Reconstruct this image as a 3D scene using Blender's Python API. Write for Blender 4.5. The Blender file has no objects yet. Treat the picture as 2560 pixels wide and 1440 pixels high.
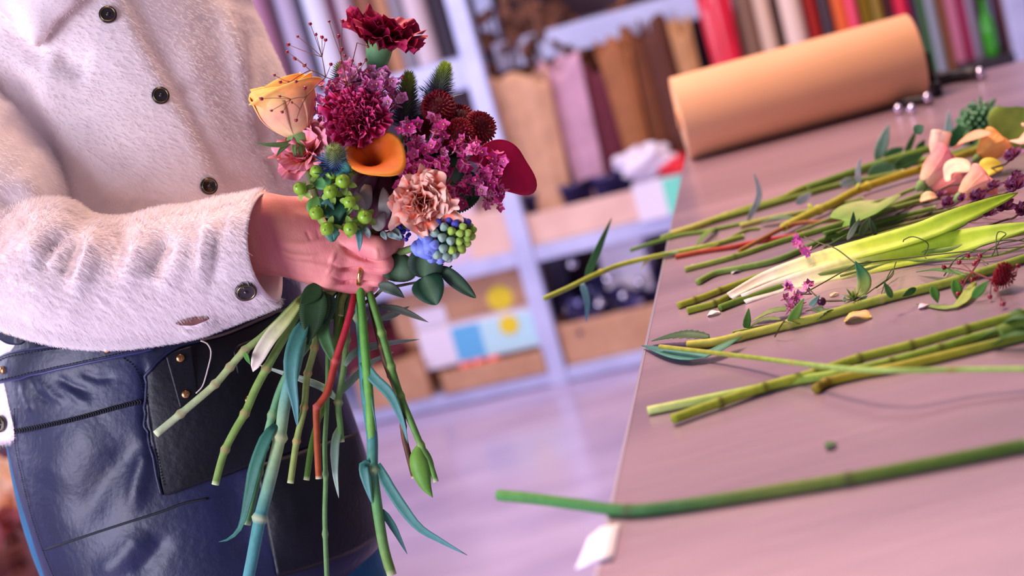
import bpy, bmesh, math, random
import numpy as np
from mathutils import Vector, Matrix
from mathutils.bvhtree import BVHTree

# ------------------------------------------------------------------ camera, world, lights
SC = bpy.context.scene
COL = SC.collection
W, H = 2560, 1440
FPX = 2560 * 50.0 / 36.0
ALPHA = math.atan(700.0 / FPX)          # pitch down
ROLL = math.radians(15.5)               # dutch tilt of the photo
PSI = math.radians(12.0)                # the room is turned against the camera
CAM = np.array([0.0, 0.0, 1.20])
FWD = np.array([0, math.cos(ALPHA), -math.sin(ALPHA)])
UP0 = np.array([0, math.sin(ALPHA), math.cos(ALPHA)])
RT0 = np.array([1.0, 0, 0])
RT = math.cos(ROLL) * RT0 - math.sin(ROLL) * UP0
UPV = math.sin(ROLL) * RT0 + math.cos(ROLL) * UP0
D0 = 1.15                               # distance of the hand and the bouquet
TZ = 0.905                              # table top height

cam_data = bpy.data.cameras.new('camera')
cam_data.lens = 50; cam_data.sensor_width = 36
cam_data.dof.use_dof = True; cam_data.dof.focus_distance = D0; cam_data.dof.aperture_fstop = 4.0
cam_data.clip_start = 0.05; cam_data.clip_end = 60
cam = bpy.data.objects.new('camera', cam_data); COL.objects.link(cam)
M3 = Matrix(((RT[0], UPV[0], -FWD[0]), (RT[1], UPV[1], -FWD[1]), (RT[2], UPV[2], -FWD[2])))
cam.matrix_world = Matrix.Translation(Vector(CAM)) @ M3.to_4x4()
SC.camera = cam

SC.view_settings.view_transform = 'Standard'; SC.view_settings.look = 'None'
SC.view_settings.gamma = 1; SC.view_settings.use_curve_mapping = False
SC.view_settings.exposure = 0.0

world = bpy.data.worlds.new('world'); SC.world = world; world.use_nodes = True
bg = world.node_tree.nodes['Background']
bg.inputs[0].default_value = (0.66, 0.58, 0.80, 1); bg.inputs[1].default_value = 0.30

def area(name, loc, target, sx, sy, power, col):
    l = bpy.data.lights.new(name, 'AREA'); l.shape = 'RECTANGLE'; l.size = sx; l.size_y = sy
    l.energy = power; l.color = col
    o = bpy.data.objects.new(name, l); COL.objects.link(o)
    o.location = loc
    o.rotation_euler = (Vector(target) - Vector(loc)).to_track_quat('-Z', 'Y').to_euler()
    return o
# daylight through the shop window beside the camera, cool; warm ceiling lamps over the table and the rack
area('window_daylight', (-2.3, -0.55, 1.25), (-0.1, 1.25, 1.05), 1.5, 1.7, 122, (0.83, 0.80, 1.0))
area('ceiling_lamp_light', (-0.1, 1.75, 2.75), (-0.15, 1.25, 1.0), 0.6, 0.6, 75, (1.0, 0.66, 0.47))
area('shop_ceiling_light', (0.9, 3.3, 3.2), (0.9, 3.3, 0.0), 2.4, 1.0, 60, (1.0, 0.78, 0.72))
area('side_window_daylight', (-3.2, 3.0, 1.7), (0.8, 3.6, 0.3), 1.6, 1.8, 80, (0.74, 0.74, 1.0))

# ------------------------------------------------------------------ pixel helpers (2560 x 1440 frame)
def ray(px, py):
    return FWD + RT * ((px - W / 2) / FPX) + UPV * ((H / 2 - py) / FPX)
def cp(px, py, d=D0):
    return CAM + ray(px, py) * d
def onz(px, py, z):
    r = ray(px, py); return CAM + r * ((z - CAM[2]) / r[2])
def depth_of(p):
    return float(np.dot(np.asarray(p) - CAM, FWD))
E1 = np.array([math.cos(PSI), -math.sin(PSI), 0]); E2 = np.array([math.sin(PSI), math.cos(PSI), 0]); E3 = np.array([0, 0, 1.0])
RACKD = float(np.dot(onz(1395, 948, 0.02) - CAM, E2))
def rk(px, py, off=0.0):
    r = ray(px, py); return CAM + r * ((RACKD + off) / np.dot(r, E2))
def room(a, b, z):
    return E1 * a + E2 * b + E3 * z
def toroom(p):
    return float(np.dot(p, E1)), float(np.dot(p, E2)), float(p[2])
MM = D0 / FPX                            # metres per pixel at the bouquet
def frame(axis, twist=0.0, hint=None):
    z = np.asarray(axis, float); z = z / np.linalg.norm(z)
    h = np.array(hint if hint is not None else RT, float)
    x = h - z * np.dot(h, z)
    if np.linalg.norm(x) < 1e-4:
        h = UPV; x = h - z * np.dot(h, z)
    x /= np.linalg.norm(x); y = np.cross(z, x)
    c, s = math.cos(twist), math.sin(twist)
    return np.stack([x * c + y * s, -x * s + y * c, z], 1)
def cdir(x, y, toward):
    """direction from picture right, picture up and towards the camera"""
    v = RT * x + UPV * y - FWD * toward
    return v / np.linalg.norm(v)

# ------------------------------------------------------------------ materials
def lin(h):
    h = h.lstrip('#'); out = []
    for i in (0, 2, 4):
        c = int(h[i:i + 2], 16) / 255
        out.append(c / 12.92 if c <= 0.04045 else ((c + 0.055) / 1.055) ** 2.4)
    return tuple(out)
MATS = {}
def mat(name, col='#888888', rough=0.5, metal=0.0, spec=0.5, col2=None, nscale=20.0, nlow=0.35, nhigh=0.65, bump=0.0, bscale=80.0,
        sss=0.0, sssr=(1, .3, .2), vcol=False, sheen=0.0, trans=0.0, ior=1.45, coat=0.0, alpha=1.0, stretch=None, emit=0.0, room_space=False):
    if name in MATS: return MATS[name]
    m = bpy.data.materials.new(name); m.use_nodes = True; MATS[name] = m
    nt = m.node_tree; b = nt.nodes['Principled BSDF']; L = nt.links.new
    c = lin(col) if isinstance(col, str) else col
    b.inputs['Base Color'].default_value = (*c, 1)
    b.inputs['Roughness'].default_value = rough; b.inputs['Metallic'].default_value = metal
    b.inputs['Specular IOR Level'].default_value = spec; b.inputs['IOR'].default_value = ior
    b.inputs['Transmission Weight'].default_value = trans; b.inputs['Coat Weight'].default_value = coat
    b.inputs['Alpha'].default_value = alpha
    if sheen: b.inputs['Sheen Weight'].default_value = sheen; b.inputs['Sheen Roughness'].default_value = 0.4
    if sss:
        b.inputs['Subsurface Weight'].default_value = sss; b.inputs['Subsurface Radius'].default_value = sssr
        b.inputs['Subsurface Scale'].default_value = 0.004
    if emit:
        b.inputs['Emission Color'].default_value = (*c, 1); b.inputs['Emission Strength'].default_value = emit
    src = None
    if vcol:
        a = nt.nodes.new('ShaderNodeAttribute'); a.attribute_name = 'Col'; src = a.outputs['Color']
    vec = None
    if col2 is not None or bump:
        tc = nt.nodes.new('ShaderNodeTexCoord'); vec = tc.outputs['Object']
        mp = nt.nodes.new('ShaderNodeMapping'); L(vec, mp.inputs['Vector']); vec = mp.outputs['Vector']
        if room_space: mp.inputs['Rotation'].default_value = (0, 0, PSI)
        if stretch: mp.inputs['Scale'].default_value = stretch
    if col2 is not None:
        n = nt.nodes.new('ShaderNodeTexNoise'); n.inputs['Scale'].default_value = nscale; n.inputs['Detail'].default_value = 5
        L(vec, n.inputs['Vector'])
        r = nt.nodes.new('ShaderNodeMapRange'); r.inputs['From Min'].default_value = nlow; r.inputs['From Max'].default_value = nhigh
        L(n.outputs['Fac'], r.inputs['Value'])
        mx = nt.nodes.new('ShaderNodeMix'); mx.data_type = 'RGBA'
        L(r.outputs['Result'], mx.inputs['Factor'])
        c2 = lin(col2) if isinstance(col2, str) else col2
        if src is not None:
            mx.blend_type = 'MULTIPLY'; L(src, mx.inputs['A'])
        else:
            mx.inputs['A'].default_value = (*c, 1)
        mx.inputs['B'].default_value = (*c2, 1)
        src = mx.outputs['Result']
    if src is not None: L(src, b.inputs['Base Color'])
    if bump:
        n2 = nt.nodes.new('ShaderNodeTexNoise'); n2.inputs['Scale'].default_value = bscale; n2.inputs['Detail'].default_value = 7
        L(vec, n2.inputs['Vector'])
        bp = nt.nodes.new('ShaderNodeBump'); bp.inputs['Strength'].default_value = bump; bp.inputs['Distance'].default_value = 0.002
        L(n2.outputs['Fac'], bp.inputs['Height']); L(bp.outputs['Normal'], b.inputs['Normal'])
    return m
def vmat(name, **k): return mat(name, vcol=True, **k)

# ------------------------------------------------------------------ mesh collector and object makers
class MB:
    def __init__(s): s.v = []; s.f = []; s.c = []; s.n = 0; s.mi = []
    def add(s, v, f, col=None, mi=0):
        v = np.asarray(v, float).reshape(-1, 3)
        s.v.append(v); s.f += [[i + s.n for i in q] for q in f]; s.mi += [mi] * len(f)
        if col is None: col = np.ones((len(v), 3))
        col = np.asarray(col, float)
        if col.ndim == 1: col = np.tile(col, (len(v), 1))
        s.c.append(col); s.n += len(v)
    def verts(s): return np.concatenate(s.v) if s.v else np.zeros((0, 3))
    def xf(s, R, t, k=1.0):
        s.v = [(v * k) @ np.asarray(R).T + np.asarray(t) for v in s.v]; return s
    def merge(s, o, R=None, t=(0, 0, 0), k=1.0):
        v = o.verts() * k
        if R is not None: v = v @ np.asarray(R).T
        s.add(v + np.asarray(t), o.f, np.concatenate(o.c)); s.mi[-len(o.f):] = o.mi
        return s
def mesh_of(name, mb, mats, smooth=True, origin=(0, 0, 0)):
    me = bpy.data.meshes.new(name)
    v = mb.verts() - np.asarray(origin)
    me.from_pydata(v.tolist(), [], mb.f)
    a = me.color_attributes.new('Col', 'FLOAT_COLOR', 'POINT')
    c = np.ones((len(v), 4)); c[:, :3] = np.concatenate(mb.c); a.data.foreach_set('color', c.ravel())
    if not isinstance(mats, (list, tuple)): mats = [mats]
    for m in mats: me.materials.append(m)
    if len(mats) > 1: me.polygons.foreach_set('material_index', mb.mi)
    me.polygons.foreach_set('use_smooth', [smooth] * len(me.polygons))
    me.update(); return me
WL = {}
def tag(o, label=None, cat=None, group=None, kind=None):
    if label: o['label'] = label
    if cat: o['category'] = cat
    if group: o['group'] = group
    if kind: o['kind'] = kind
    return o
def thing(name, loc, label, cat, group=None):
    o = bpy.data.objects.new(name, None); COL.objects.link(o); o.empty_display_size = 0.02
    o.location = Vector(loc); WL[o.name] = np.asarray(loc, float)
    return tag(o, label, cat, group)
def mk(name, mb, mats, parent=None, smooth=True, solid=0.0, sub=0, bevel=0.0):
    if parent is not None: org = WL[parent.name]
    else:
        v = mb.verts(); org = np.array([(v[:, 0].min() + v[:, 0].max()) / 2, (v[:, 1].min() + v[:, 1].max()) / 2, v[:, 2].min()])
    me = mesh_of(name, mb, mats, smooth, org)
    o = bpy.data.objects.new(name, me); COL.objects.link(o)
    if parent is not None: o.parent = parent
    else: o.location = Vector(org)
    WL[o.name] = org
    if bevel:
        m = o.modifiers.new('b', 'BEVEL'); m.width = bevel; m.segments = 2; m.limit_method = 'ANGLE'
    if solid:
        m = o.modifiers.new('s', 'SOLIDIFY'); m.thickness = solid; m.offset = 0
    if sub:
        m = o.modifiers.new('u', 'SUBSURF'); m.levels = sub; m.render_levels = sub
    return o
def inst(name, me, parent, pos, R=None, k=1.0):
    """a part that shares its mesh, placed at a world position under its thing"""
    o = bpy.data.objects.new(name, me); COL.objects.link(o)
    m = np.eye(4); m[:3, :3] = (np.eye(3) if R is None else R) * k
    org = WL[parent.name] if parent is not None else np.zeros(3)
    m[:3, 3] = np.asarray(pos) - org
    if parent is not None: o.parent = parent
    o.matrix_local = Matrix(m.tolist())
    WL[o.name] = np.asarray(pos, float)
    return o

# ------------------------------------------------------------------ shape builders
def smooth_path(pts, n):
    """Catmull-Rom through the points, n samples, evenly spread by length"""
    P = np.asarray(pts, float)
    if len(P) == 2:
        t = np.linspace(0, 1, n)[:, None]; return P[0] * (1 - t) + P[1] * t
    E = np.vstack([2 * P[0] - P[1], P, 2 * P[-1] - P[-2]])
    out = []
    for i in range(len(P) - 1):
        p0, p1, p2, p3 = E[i:i + 4]
        t = np.linspace(0, 1, 24, endpoint=False)[:, None]
        out.append(0.5 * (2 * p1 + (p2 - p0) * t + (2 * p0 - 5 * p1 + 4 * p2 - p3) * t ** 2 + (3 * p1 - p0 - 3 * p2 + p3) * t ** 3))
    Q = np.vstack(out + [P[-1:]])
    s = np.concatenate([[0], np.cumsum(np.linalg.norm(np.diff(Q, axis=0), axis=1))])
    u = np.linspace(0, s[-1], n)
    return np.stack([np.interp(u, s, Q[:, k]) for k in range(Q.shape[1])], 1)
def frames_along(P):
    T = np.gradient(P, axis=0); T /= np.linalg.norm(T, axis=1)[:, None] + 1e-12
    n = np.cross(T[0], [0.3, 0.5, 0.81]); n /= np.linalg.norm(n) + 1e-12
    N = []
    for t in T:
        n = n - t * np.dot(n, t); n /= np.linalg.norm(n) + 1e-12; N.append(n)
    N = np.array(N); return T, N, np.cross(T, N)
def tube(mb, pts, r, n=None, seg=8, col=(1, 1, 1), cap=True, raw=False):
    """round tube; r and col may be lists spread along the path"""
    P = np.asarray(pts, float) if raw else smooth_path(pts, n or max(6, 4 * len(pts)))
    m = len(P); T, N, B = frames_along(P)
    r = np.asarray(r, float)
    rr = np.full(m, float(r)) if r.ndim == 0 else np.interp(np.linspace(0, 1, m), np.linspace(0, 1, len(r)), r)
    a = np.linspace(0, 2 * math.pi, seg, endpoint=False)
    V = P[:, None, :] + rr[:, None, None] * (N[:, None, :] * np.cos(a)[None, :, None] + B[:, None, :] * np.sin(a)[None, :, None])
    c = np.asarray(col, float)
    if c.ndim == 2:
        cc = np.stack([np.interp(np.linspace(0, 1, m), np.linspace(0, 1, len(c)), c[:, k]) for k in range(3)], 1)
        cc = np.repeat(cc, seg, 0)
    else: cc = np.tile(c, (m * seg, 1))
    f = [[i * seg + j, i * seg + (j + 1) % seg, (i + 1) * seg + (j + 1) % seg, (i + 1) * seg + j] for i in range(m - 1) for j in range(seg)]
    V = V.reshape(-1, 3)
    if cap:
        f.append(list(range(seg))[::-1]); f.append([(m - 1) * seg + j for j in range(seg)])
    mb.add(V, f, cc); return P
def grid(mb, V, col=None, wrap=False, mi=0):
    V = np.asarray(V, float); nu, nv = V.shape[:2]
    f = [[i * nv + j, i * nv + (j + 1) % nv, (i + 1) * nv + (j + 1) % nv, (i + 1) * nv + j]
         for i in range(nu - 1) for j in range(nv if wrap else nv - 1)]
    if col is not None:
        col = np.asarray(col, float)
        if col.ndim == 3: col = col.reshape(-1, 3)
    mb.add(V.reshape(-1, 3), f, col, mi)
def blade(mb, pts, width, nrm, shape='blade', fold=0.25, n=16, cols=('#4a7a50',), wave=0.0, serr=0.0, seed=0, twist=0.0, mid=None):
    """a leaf: centre line, width, facing normal, V fold, edge wave and teeth"""
    P = smooth_path(pts, n); T, _, _ = frames_along(P); rs = random.Random(seed)
    t = np.linspace(0, 1, n)
    if shape == 'blade': w = np.minimum(1, 0.5 + t * 4) * np.clip((1 - t) / 0.6, 0, 1) ** 0.75
    elif shape == 'lance': w = np.sin(np.pi * np.clip(t, 0, 1) ** 0.75) ** 0.9
    elif shape == 'ovate': w = np.sin(np.pi * t ** 0.72) ** 0.65
    elif shape == 'lily': w = np.minimum(1, 0.42 + 1.3 * t) * np.clip((1 - t) / 0.25, 0, 1) ** 0.6
    elif shape == 'strap': w = np.minimum(1, 0.55 + t) * np.clip((1 - t) / 0.22, 0, 1) ** 0.5
    else: w = np.ones(n)
    w = w * width / 2 + 1e-5
    we = w
    if serr: we = w * (1 + 2 * serr * ((np.arange(n) % 2) - 0.5))
    nr = np.asarray(nrm, float)
    cs = np.array([lin(c) for c in cols]); cc = np.stack([np.interp(t, np.linspace(0, 1, len(cs)), cs[:, k]) for k in range(3)], 1)
    V = []; C = []
    ph = rs.random() * 6
    for i in range(n):
        N = nr - T[i] * np.dot(nr, T[i]); N /= np.linalg.norm(N) + 1e-9
        B = np.cross(T[i], N)
        if twist:
            a = twist * t[i]; N, B = N * math.cos(a) + B * math.sin(a), B * math.cos(a) - N * math.sin(a)
        row = []; crow = []
        for u in (-1, -0.55, 0, 0.55, 1):
            row.append(P[i] + B * u * (we if abs(u) == 1 else w)[i] + N * (fold * abs(u) * w[i] + wave * width * math.sin(ph + t[i] * 9 + (u > 0) * 2) * abs(u) ** 2))
            crow.append(cc[i] * (1.0 if u else 1.0) if mid is None or u else np.array(lin(mid)))
        V.append(row); C.append(crow)
    grid(mb, np.array(V), np.array(C))
def lathe(mb, prof, seg=24, col=None, R=None, t=(0, 0, 0), caps=True):
    """prof: list of (radius, z)"""
    a = np.linspace(0, 2 * math.pi, seg, endpoint=False)
    V = np.array([[(r * math.cos(x), r * math.sin(x), z) for x in a] for r, z in prof]).reshape(-1, 3)
    if R is not None: V = V @ np.asarray(R).T
    V = V + np.asarray(t); m = len(prof)
    f = [[i * seg + j, i * seg + (j + 1) % seg, (i + 1) * seg + (j + 1) % seg, (i + 1) * seg + j] for i in range(m - 1) for j in range(seg)]
    if caps: f += [list(range(seg))[::-1], [(m - 1) * seg + j for j in range(seg)]]
    if col is not None:
        col = np.asarray(col, float)
        if col.ndim == 2: col = np.repeat(col, seg, 0)
    mb.add(V, f, col)
def box(mb, a0, a1, b0, b1, z0, z1, col=None, mi=0):
    """box in room axes"""
    V = [room(a, b, z) for z in (z0, z1) for a, b in ((a0, b0), (a1, b0), (a1, b1), (a0, b1))]
    mb.add(V, [[3, 2, 1, 0], [4, 5, 6, 7], [0, 1, 5, 4], [1, 2, 6, 5], [2, 3, 7, 6], [3, 0, 4, 7]], col, mi)
def ball(mb, c, r, seg=10, rings=6, col=(1, 1, 1), sq=(1, 1, 1), R=None):
    V = []; 
    for i in range(rings + 1):
        p = math.pi * i / rings
        for j in range(seg):
            a = 2 * math.pi * j / seg
            V.append((max(math.sin(p), 1e-3) * math.cos(a) * sq[0], max(math.sin(p), 1e-3) * math.sin(a) * sq[1], -math.cos(p) * sq[2]))
    V = np.array(V) * r
    if R is not None: V = V @ np.asarray(R).T
    f = [[i * seg + j, i * seg + (j + 1) % seg, (i + 1) * seg + (j + 1) % seg, (i + 1) * seg + j] for i in range(rings) for j in range(seg)]
    mb.add(V + np.asarray(c), f, col)
def jitter(c, k, rs):
    return np.clip(np.array(c) * (1 + (rs.random() - 0.5) * k), 0, 1)
# ------------------------------------------------------------------ setting
def struct(name, mb, m, smooth=False, bevel=0.0):
    return tag(mk(name, mb, m, None, smooth, bevel=bevel), kind='structure')
m_floor = mat('floor_paint', '#beaed2', 0.19, spec=0.5, col2='#ab9bc2', nscale=2.2, nlow=0.4, nhigh=0.62, bump=0.06, bscale=3.0, room_space=True, stretch=(1, 3, 1))
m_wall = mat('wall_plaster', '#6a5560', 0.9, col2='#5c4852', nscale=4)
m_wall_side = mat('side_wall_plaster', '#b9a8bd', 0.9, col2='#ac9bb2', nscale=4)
A0, A1, B0, B1 = -5.2, 4.2, -1.6, RACKD + 0.62
mb = MB(); box(mb, A0, A1, B0, B1, -0.1, 0.0); struct('floor', mb, m_floor)
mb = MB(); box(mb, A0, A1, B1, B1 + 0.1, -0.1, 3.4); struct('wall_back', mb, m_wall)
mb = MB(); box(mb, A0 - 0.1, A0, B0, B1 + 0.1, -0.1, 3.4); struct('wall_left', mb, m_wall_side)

# ------------------------------------------------------------------ work table
TA0 = float(np.mean([toroom(onz(x, y, TZ))[0] for x, y in ((1690, 530), (1650, 680), (1605, 920), (1540, 1280))]))
TB1 = float(np.mean([toroom(onz(x, y, TZ))[1] for x, y in ((2300, 216), (2555, 150))]))
TB0 = toroom(onz(1500, 1440, TZ))[1] - 0.12
TA1 = toroom(onz(2560, 150, TZ))[0] + 0.25
m_zinc = mat('table_sheet_metal', '#b99db0', 0.28, metal=0.55, col2='#9a839a', nscale=9.0, nlow=0.36, nhigh=0.66, bump=0.14, bscale=120, stretch=(0.16, 1, 1), room_space=True)
m_zinc_edge = mat('table_edge_metal', '#c9bfd6', 0.3, metal=0.8)
m_steel = mat('rack_painted_steel', '#c2c6ee', 0.38, metal=0.1, col2='#b4b8e2', nscale=10)
tb = thing('work_table', room((TA0 + TA1) / 2, (TB0 + TB1) / 2, 0), 'large sheet-metal topped work table strewn with cut flower stems', 'table')
mb = MB(); box(mb, TA0, TA1, TB0, TB1, TZ - 0.028, TZ); mk('tabletop', mb, m_zinc, tb, False)
mb = MB(); box(mb, TA0 - 0.0022, TA0, TB0, TB1, TZ - 0.028, TZ + 0.0006); o = mk('edge_strip', mb, m_zinc_edge, tb, False)
o['label'] = 'bright folded metal edge of the table'
for a, b in ((TA0 + 0.1, TB0 + 0.1), (TA1 - 0.16, TB0 + 0.1), (TA0 + 0.1, TB1 - 0.16), (TA1 - 0.16, TB1 - 0.16)):
    mb = MB(); box(mb, a, a + 0.06, b, b + 0.06, 0, TZ - 0.028); mk('leg', mb, m_steel, tb, False)

# ------------------------------------------------------------------ shelving rack
AM = toroom(rk(1394, 940))[0]; AR = toroom(rk(2552, 60))[0]; AL = AM - (AR - AM)
ZB = max(0.05, toroom(rk(1460, 912))[2]); Z1 = toroom(rk(1460, 588))[2]; Z2L = toroom(rk(1080, 165))[2]; Z2 = toroom(rk(1560, 28))[2]
RD = 0.5
rack = thing('storage_rack', room((AL + AR) / 2, RACKD + RD / 2, 0), 'pale grey metal storage rack filled with cartons and wrapping paper behind the table', 'rack')
for a in (AL, AM, AR):
    for b in (RACKD, RACKD + RD - 0.05):
        mb = MB(); box(mb, a - 0.03, a + 0.03, b, b + 0.05, 0, 2.1); mk('post', mb, m_steel, rack, False, bevel=0.004)
def shelf(a0, a1, z, inset=0.0, h=0.05):
    mb = MB(); box(mb, a0 + 0.03, a1 - 0.03, RACKD + 0.005 + inset, RACKD + RD - 0.005, z - h, z); mk('shelf', mb, m_steel, rack, False, bevel=0.004)
for a0, a1 in ((AL, AM), (AM, AR)):
    shelf(a0, a1, ZB, h=min(0.05, ZB - 0.005)); shelf(a0, a1, Z1)
shelf(AL, AM, Z2L, 0.12, 0.10); shelf(AM, AR, Z2, 0.24, 0.09); shelf(AL, AR, 1.75)

# ------------------------------------------------------------------ goods on the rack
m_kraft = mat('kraft_cardboard', '#c99a7c', 0.8, col2='#b98a6c', nscale=14)
m_pinkcard = mat('pale_pink_card', '#e9c3b6', 0.75, col2='#dfb6aa', nscale=10)
m_white = mat('white_paper', '#e6ddf0', 0.6)
m_yellow = mat('yellow_sticker', '#e8cf2a', 0.6)
m_cyan = mat('cyan_print', '#62b4e6', 0.5); m_lightcyan = mat('light_cyan_print', '#b9e4f0', 0.5); m_teal = mat('teal_print', '#74dcc4', 0.5)
m_darkplum = mat('dark_plum_foil', '#2b2545', 0.22, metal=0.35, col2='#4a4380', nscale=30)
m_red = mat('red_wrap', '#d8172f', 0.35)
m_dark = mat('dark_card', '#2c2230', 0.7)
def carton(name, p0, p1, off, depth, m, label, cat='box', open_top=True, zbase=None, hh=None, group=None):
    """front face from lower-left pixel to upper-right pixel on the rack front"""
    q0 = toroom(rk(*p0, off)); q1 = toroom(rk(*p1, off))
    z0 = q0[2] if zbase is None else zbase
    a0, a1 = q0[0], q1[0]; z1 = q1[2] if hh is None else z0 + hh
    b0 = RACKD + off; b1 = b0 + depth
    t = thing(name, room((a0 + a1) / 2, (b0 + b1) / 2, z0), label, cat, group)
    mb = MB(); w = 0.006
    if open_top:
        box(mb, a0, a1, b0, b1, z0, z0 + w); box(mb, a0, a1, b0, b0 + w, z0, z1); box(mb, a0, a1, b1 - w, b1, z0, z1)
        box(mb, a0, a0 + w, b0, b1, z0, z1); box(mb, a1 - w, a1, b0, b1, z0, z1)
    else:
        box(mb, a0, a1, b0, b1, z0, z1)
    mk('carton_shell', mb, m, t, False, bevel=0.002)
    return t, (a0, a1, b0, b1, z0, z1)
def sticker(t, px, r, off, m, name='sticker', rect=None):
    q = toroom(rk(px[0], px[1], off)); mb = MB()
    if rect: box(mb, q[0] - rect[0], q[0] + rect[0], RACKD + off - 0.002, RACKD + off, q[2] - rect[1], q[2] + rect[1])
    else:
        R = np.stack([E1, E3, -E2], 1)
        lathe(mb, [(r, 0), (r, 0.002)], 24, None, R, room(q[0], RACKD + off, q[2]))
    return mk(name, mb, m, t, False)
t, g = carton('open_tray', (1327, 592), (1600, 470), 0.02, 0.34, m_pinkcard, 'pale pink open cardboard tray on the middle shelf beside the post', zbase=Z1)
rs = random.Random(5)
for k in range(6):
    f = (k + 0.5) / 6; a = g[0] + (g[1] - g[0]) * f; R = 0.055 + 0.012 * rs.random()
    mb = MB(); lathe(mb, [(R * .7, 0), (R * .75, .01), (R, .115), (R * 1.06, .118), (R * 1.06, .13), (R * .93, .13), (R * .68, .02)], 20, None, None, room(a, g[2] + 0.1 + 0.07 * (k % 2), g[4] + 0.0065 + 0.02))
    o = mk('plastic_pot', mb, m_darkplum, None)
    tag(o, 'dark plum plastic pot standing in the pale pink tray', 'pot', 'dark pots in the pink tray')
t, g = carton('printed_carton', (1598, 541), (1712, 432), -0.02, 0.16, m_white, 'small white and teal carton on the middle shelf at the table edge', open_top=False, zbase=Z1)
mb = MB(); box(mb, g[0] + (g[1] - g[0]) * .55, g[1], g[2] - .001, g[2] + .001, g[4] + .004, g[5] - .004); mk('teal_panel', mb, m_teal, t, False)
# crumpled wraps lying above
def crumple(mb, c, sx, sy, sz, seed, col=(1, 1, 1), k=0.28, nu=16, nv=22):
    rs = np.random.RandomState(seed); ph = rs.rand(12) * 6.28; fr = rs.randint(2, 7, 12)
    V = []
    for i in range(nu):
        p = math.pi * i / (nu - 1)
        for j in range(nv):
            a = 2 * math.pi * j / nv
            r = 1 + k * sum(math.sin(fr[q] * a + ph[q]) * math.sin(fr[-1 - q] * p + ph[-1 - q]) for q in range(6)) / 2.2
            V.append((sx * r * math.sin(p) * math.cos(a), sy * r * math.sin(p) * math.sin(a), -sz * r * math.cos(p)))
    V = np.array(V); V = V[:, :1] * E1 + V[:, 1:2] * E2 + V[:, 2:] * E3 + np.asarray(c)
    f = [[i * nv + j, i * nv + (j + 1) % nv, (i + 1) * nv + (j + 1) % nv, (i + 1) * nv + j] for i in range(nu - 1) for j in range(nv)]
    mb.add(V, f, col)
def bundle(name, px, d_off, sx, sy, sz, m, label, cat, seed, zc=None, group=None):
    q = rk(px[0], px[1], d_off); mb = MB(); crumple(mb, q, sx, sy, sz, seed)
    return tag(mk(name, mb, m, None, False), label, cat, group)
bundle('cellophane_pack', (1610, 405), 0.03, 0.085, 0.06, 0.045, m_white, 'crumpled white cellophane pack lying on the teal carton', 'packaging', 3)
bundle('cellophane_pack', (1690, 412), 0.02, 0.05, 0.05, 0.028, m_red, 'crumpled red wrapper lying on the teal carton', 'packaging', 9)
# bottom row right of the post: tray full of crinkled dark foil
t, g = carton('foil_tray', (1412, 893), (1680, 770), 0.02, 0.36, m_kraft, 'plain kraft cardboard tray on the bottom shelf filled with dark foil', zbase=ZB, hh=0.135)
mb = MB(); rs = np.random.RandomState(11)
for k in range(70):
    a = g[0] + (g[1] - g[0]) * (0.05 + 0.9 * rs.rand()); b = g[2] + 0.03 + 0.28 * rs.rand(); z = g[4] + 0.06 + 0.16 * rs.rand() * (0.45 + 0.55 * (b - g[2]) / .3)
    crumple(mb, room(a, b, z), 0.035, 0.035, 0.03, k, (1, 1, 1), 0.4, 8, 10)
tag(mk('shredded_foil', mb, m_darkplum, None, False), 'heap of crinkled dark plum foil in the kraft tray', 'foil', kind='stuff')
for k, (x, y) in enumerate(((1430, 660), (1520, 698), (1418, 782), (1472, 800), (1560, 740), (1600, 705), (1500, 760), (1540, 800))):  # mirror balls added to reflect the window as glints among the foil
    q = toroom(rk(x, y, .06 + .03 * (k % 3))); mb = MB(); ball(mb, (0, 0, 0), .016, 16, 10); lathe(mb, [(.004, .0145), (.004, .021), (.002, .023)], 8)
    mb.xf(np.eye(3), room(q[0], q[1], q[2])); tag(mk('glint_ball', mb, mat('glint_mirror', '#e8e4f4', .06, metal=1.0), None), 'small mirror ball added among the dark foil to throw glints', 'bauble', 'mirror balls added for glints in the dark foil')
t, g = carton('grey_carton', (1500, 655), (1600, 590), 0.16, 0.2, m_white, 'pale grey carton on the bottom shelf behind the dark foil', open_top=False, zbase=ZB, hh=0.33)
# bottom row, other bay
t, g = carton('stickered_carton', (1000, 850), (1322, 690), 0.10, 0.34, m_kraft, 'kraft carton with yellow sticker and white label on the bottom shelf', open_top=False, zbase=ZB + 0.16, hh=0.20)
sticker(t, (1250, 745), 0.042, 0.10, m_yellow); sticker(t, (1075, 795), 0, 0.10, m_white, 'shipping_label', (0.055, 0.032))
mb = MB(); box(mb, g[0] + 0.01, g[1] - 0.01, RACKD + 0.12, RACKD + 0.4, ZB, ZB + 0.16)
tag(mk('brown_carton', mb, m_kraft, None, False, bevel=0.003), 'plain brown carton under the yellow-stickered one', 'box')
t, g = carton('printed_carton', (1068, 925), (1345, 800), 0.02, 0.07, m_white, 'flat white and blue printed carton with round yellow sticker, bottom shelf', open_top=False, zbase=ZB + 0.085, hh=0.125)
w = g[1] - g[0]
for nm, x0, x1, m in (('blue_panel', .28, .52, m_cyan), ('light_cyan_panel', .52, .96, m_lightcyan)):
    mb = MB(); box(mb, g[0] + w * x0, g[0] + w * x1, g[2] - .001, g[2] + .001, g[4] + .006, g[5] - .006); mk(nm, mb, m, t, False)
sticker(t, (1272, 812), 0.032, 0.018, m_yellow)
t, g = carton('low_tray', (1105, 962), (1362, 905), -0.005, 0.11, m_kraft, 'low kraft tray at the shelf front holding red baubles', zbase=ZB, hh=0.075)
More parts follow.
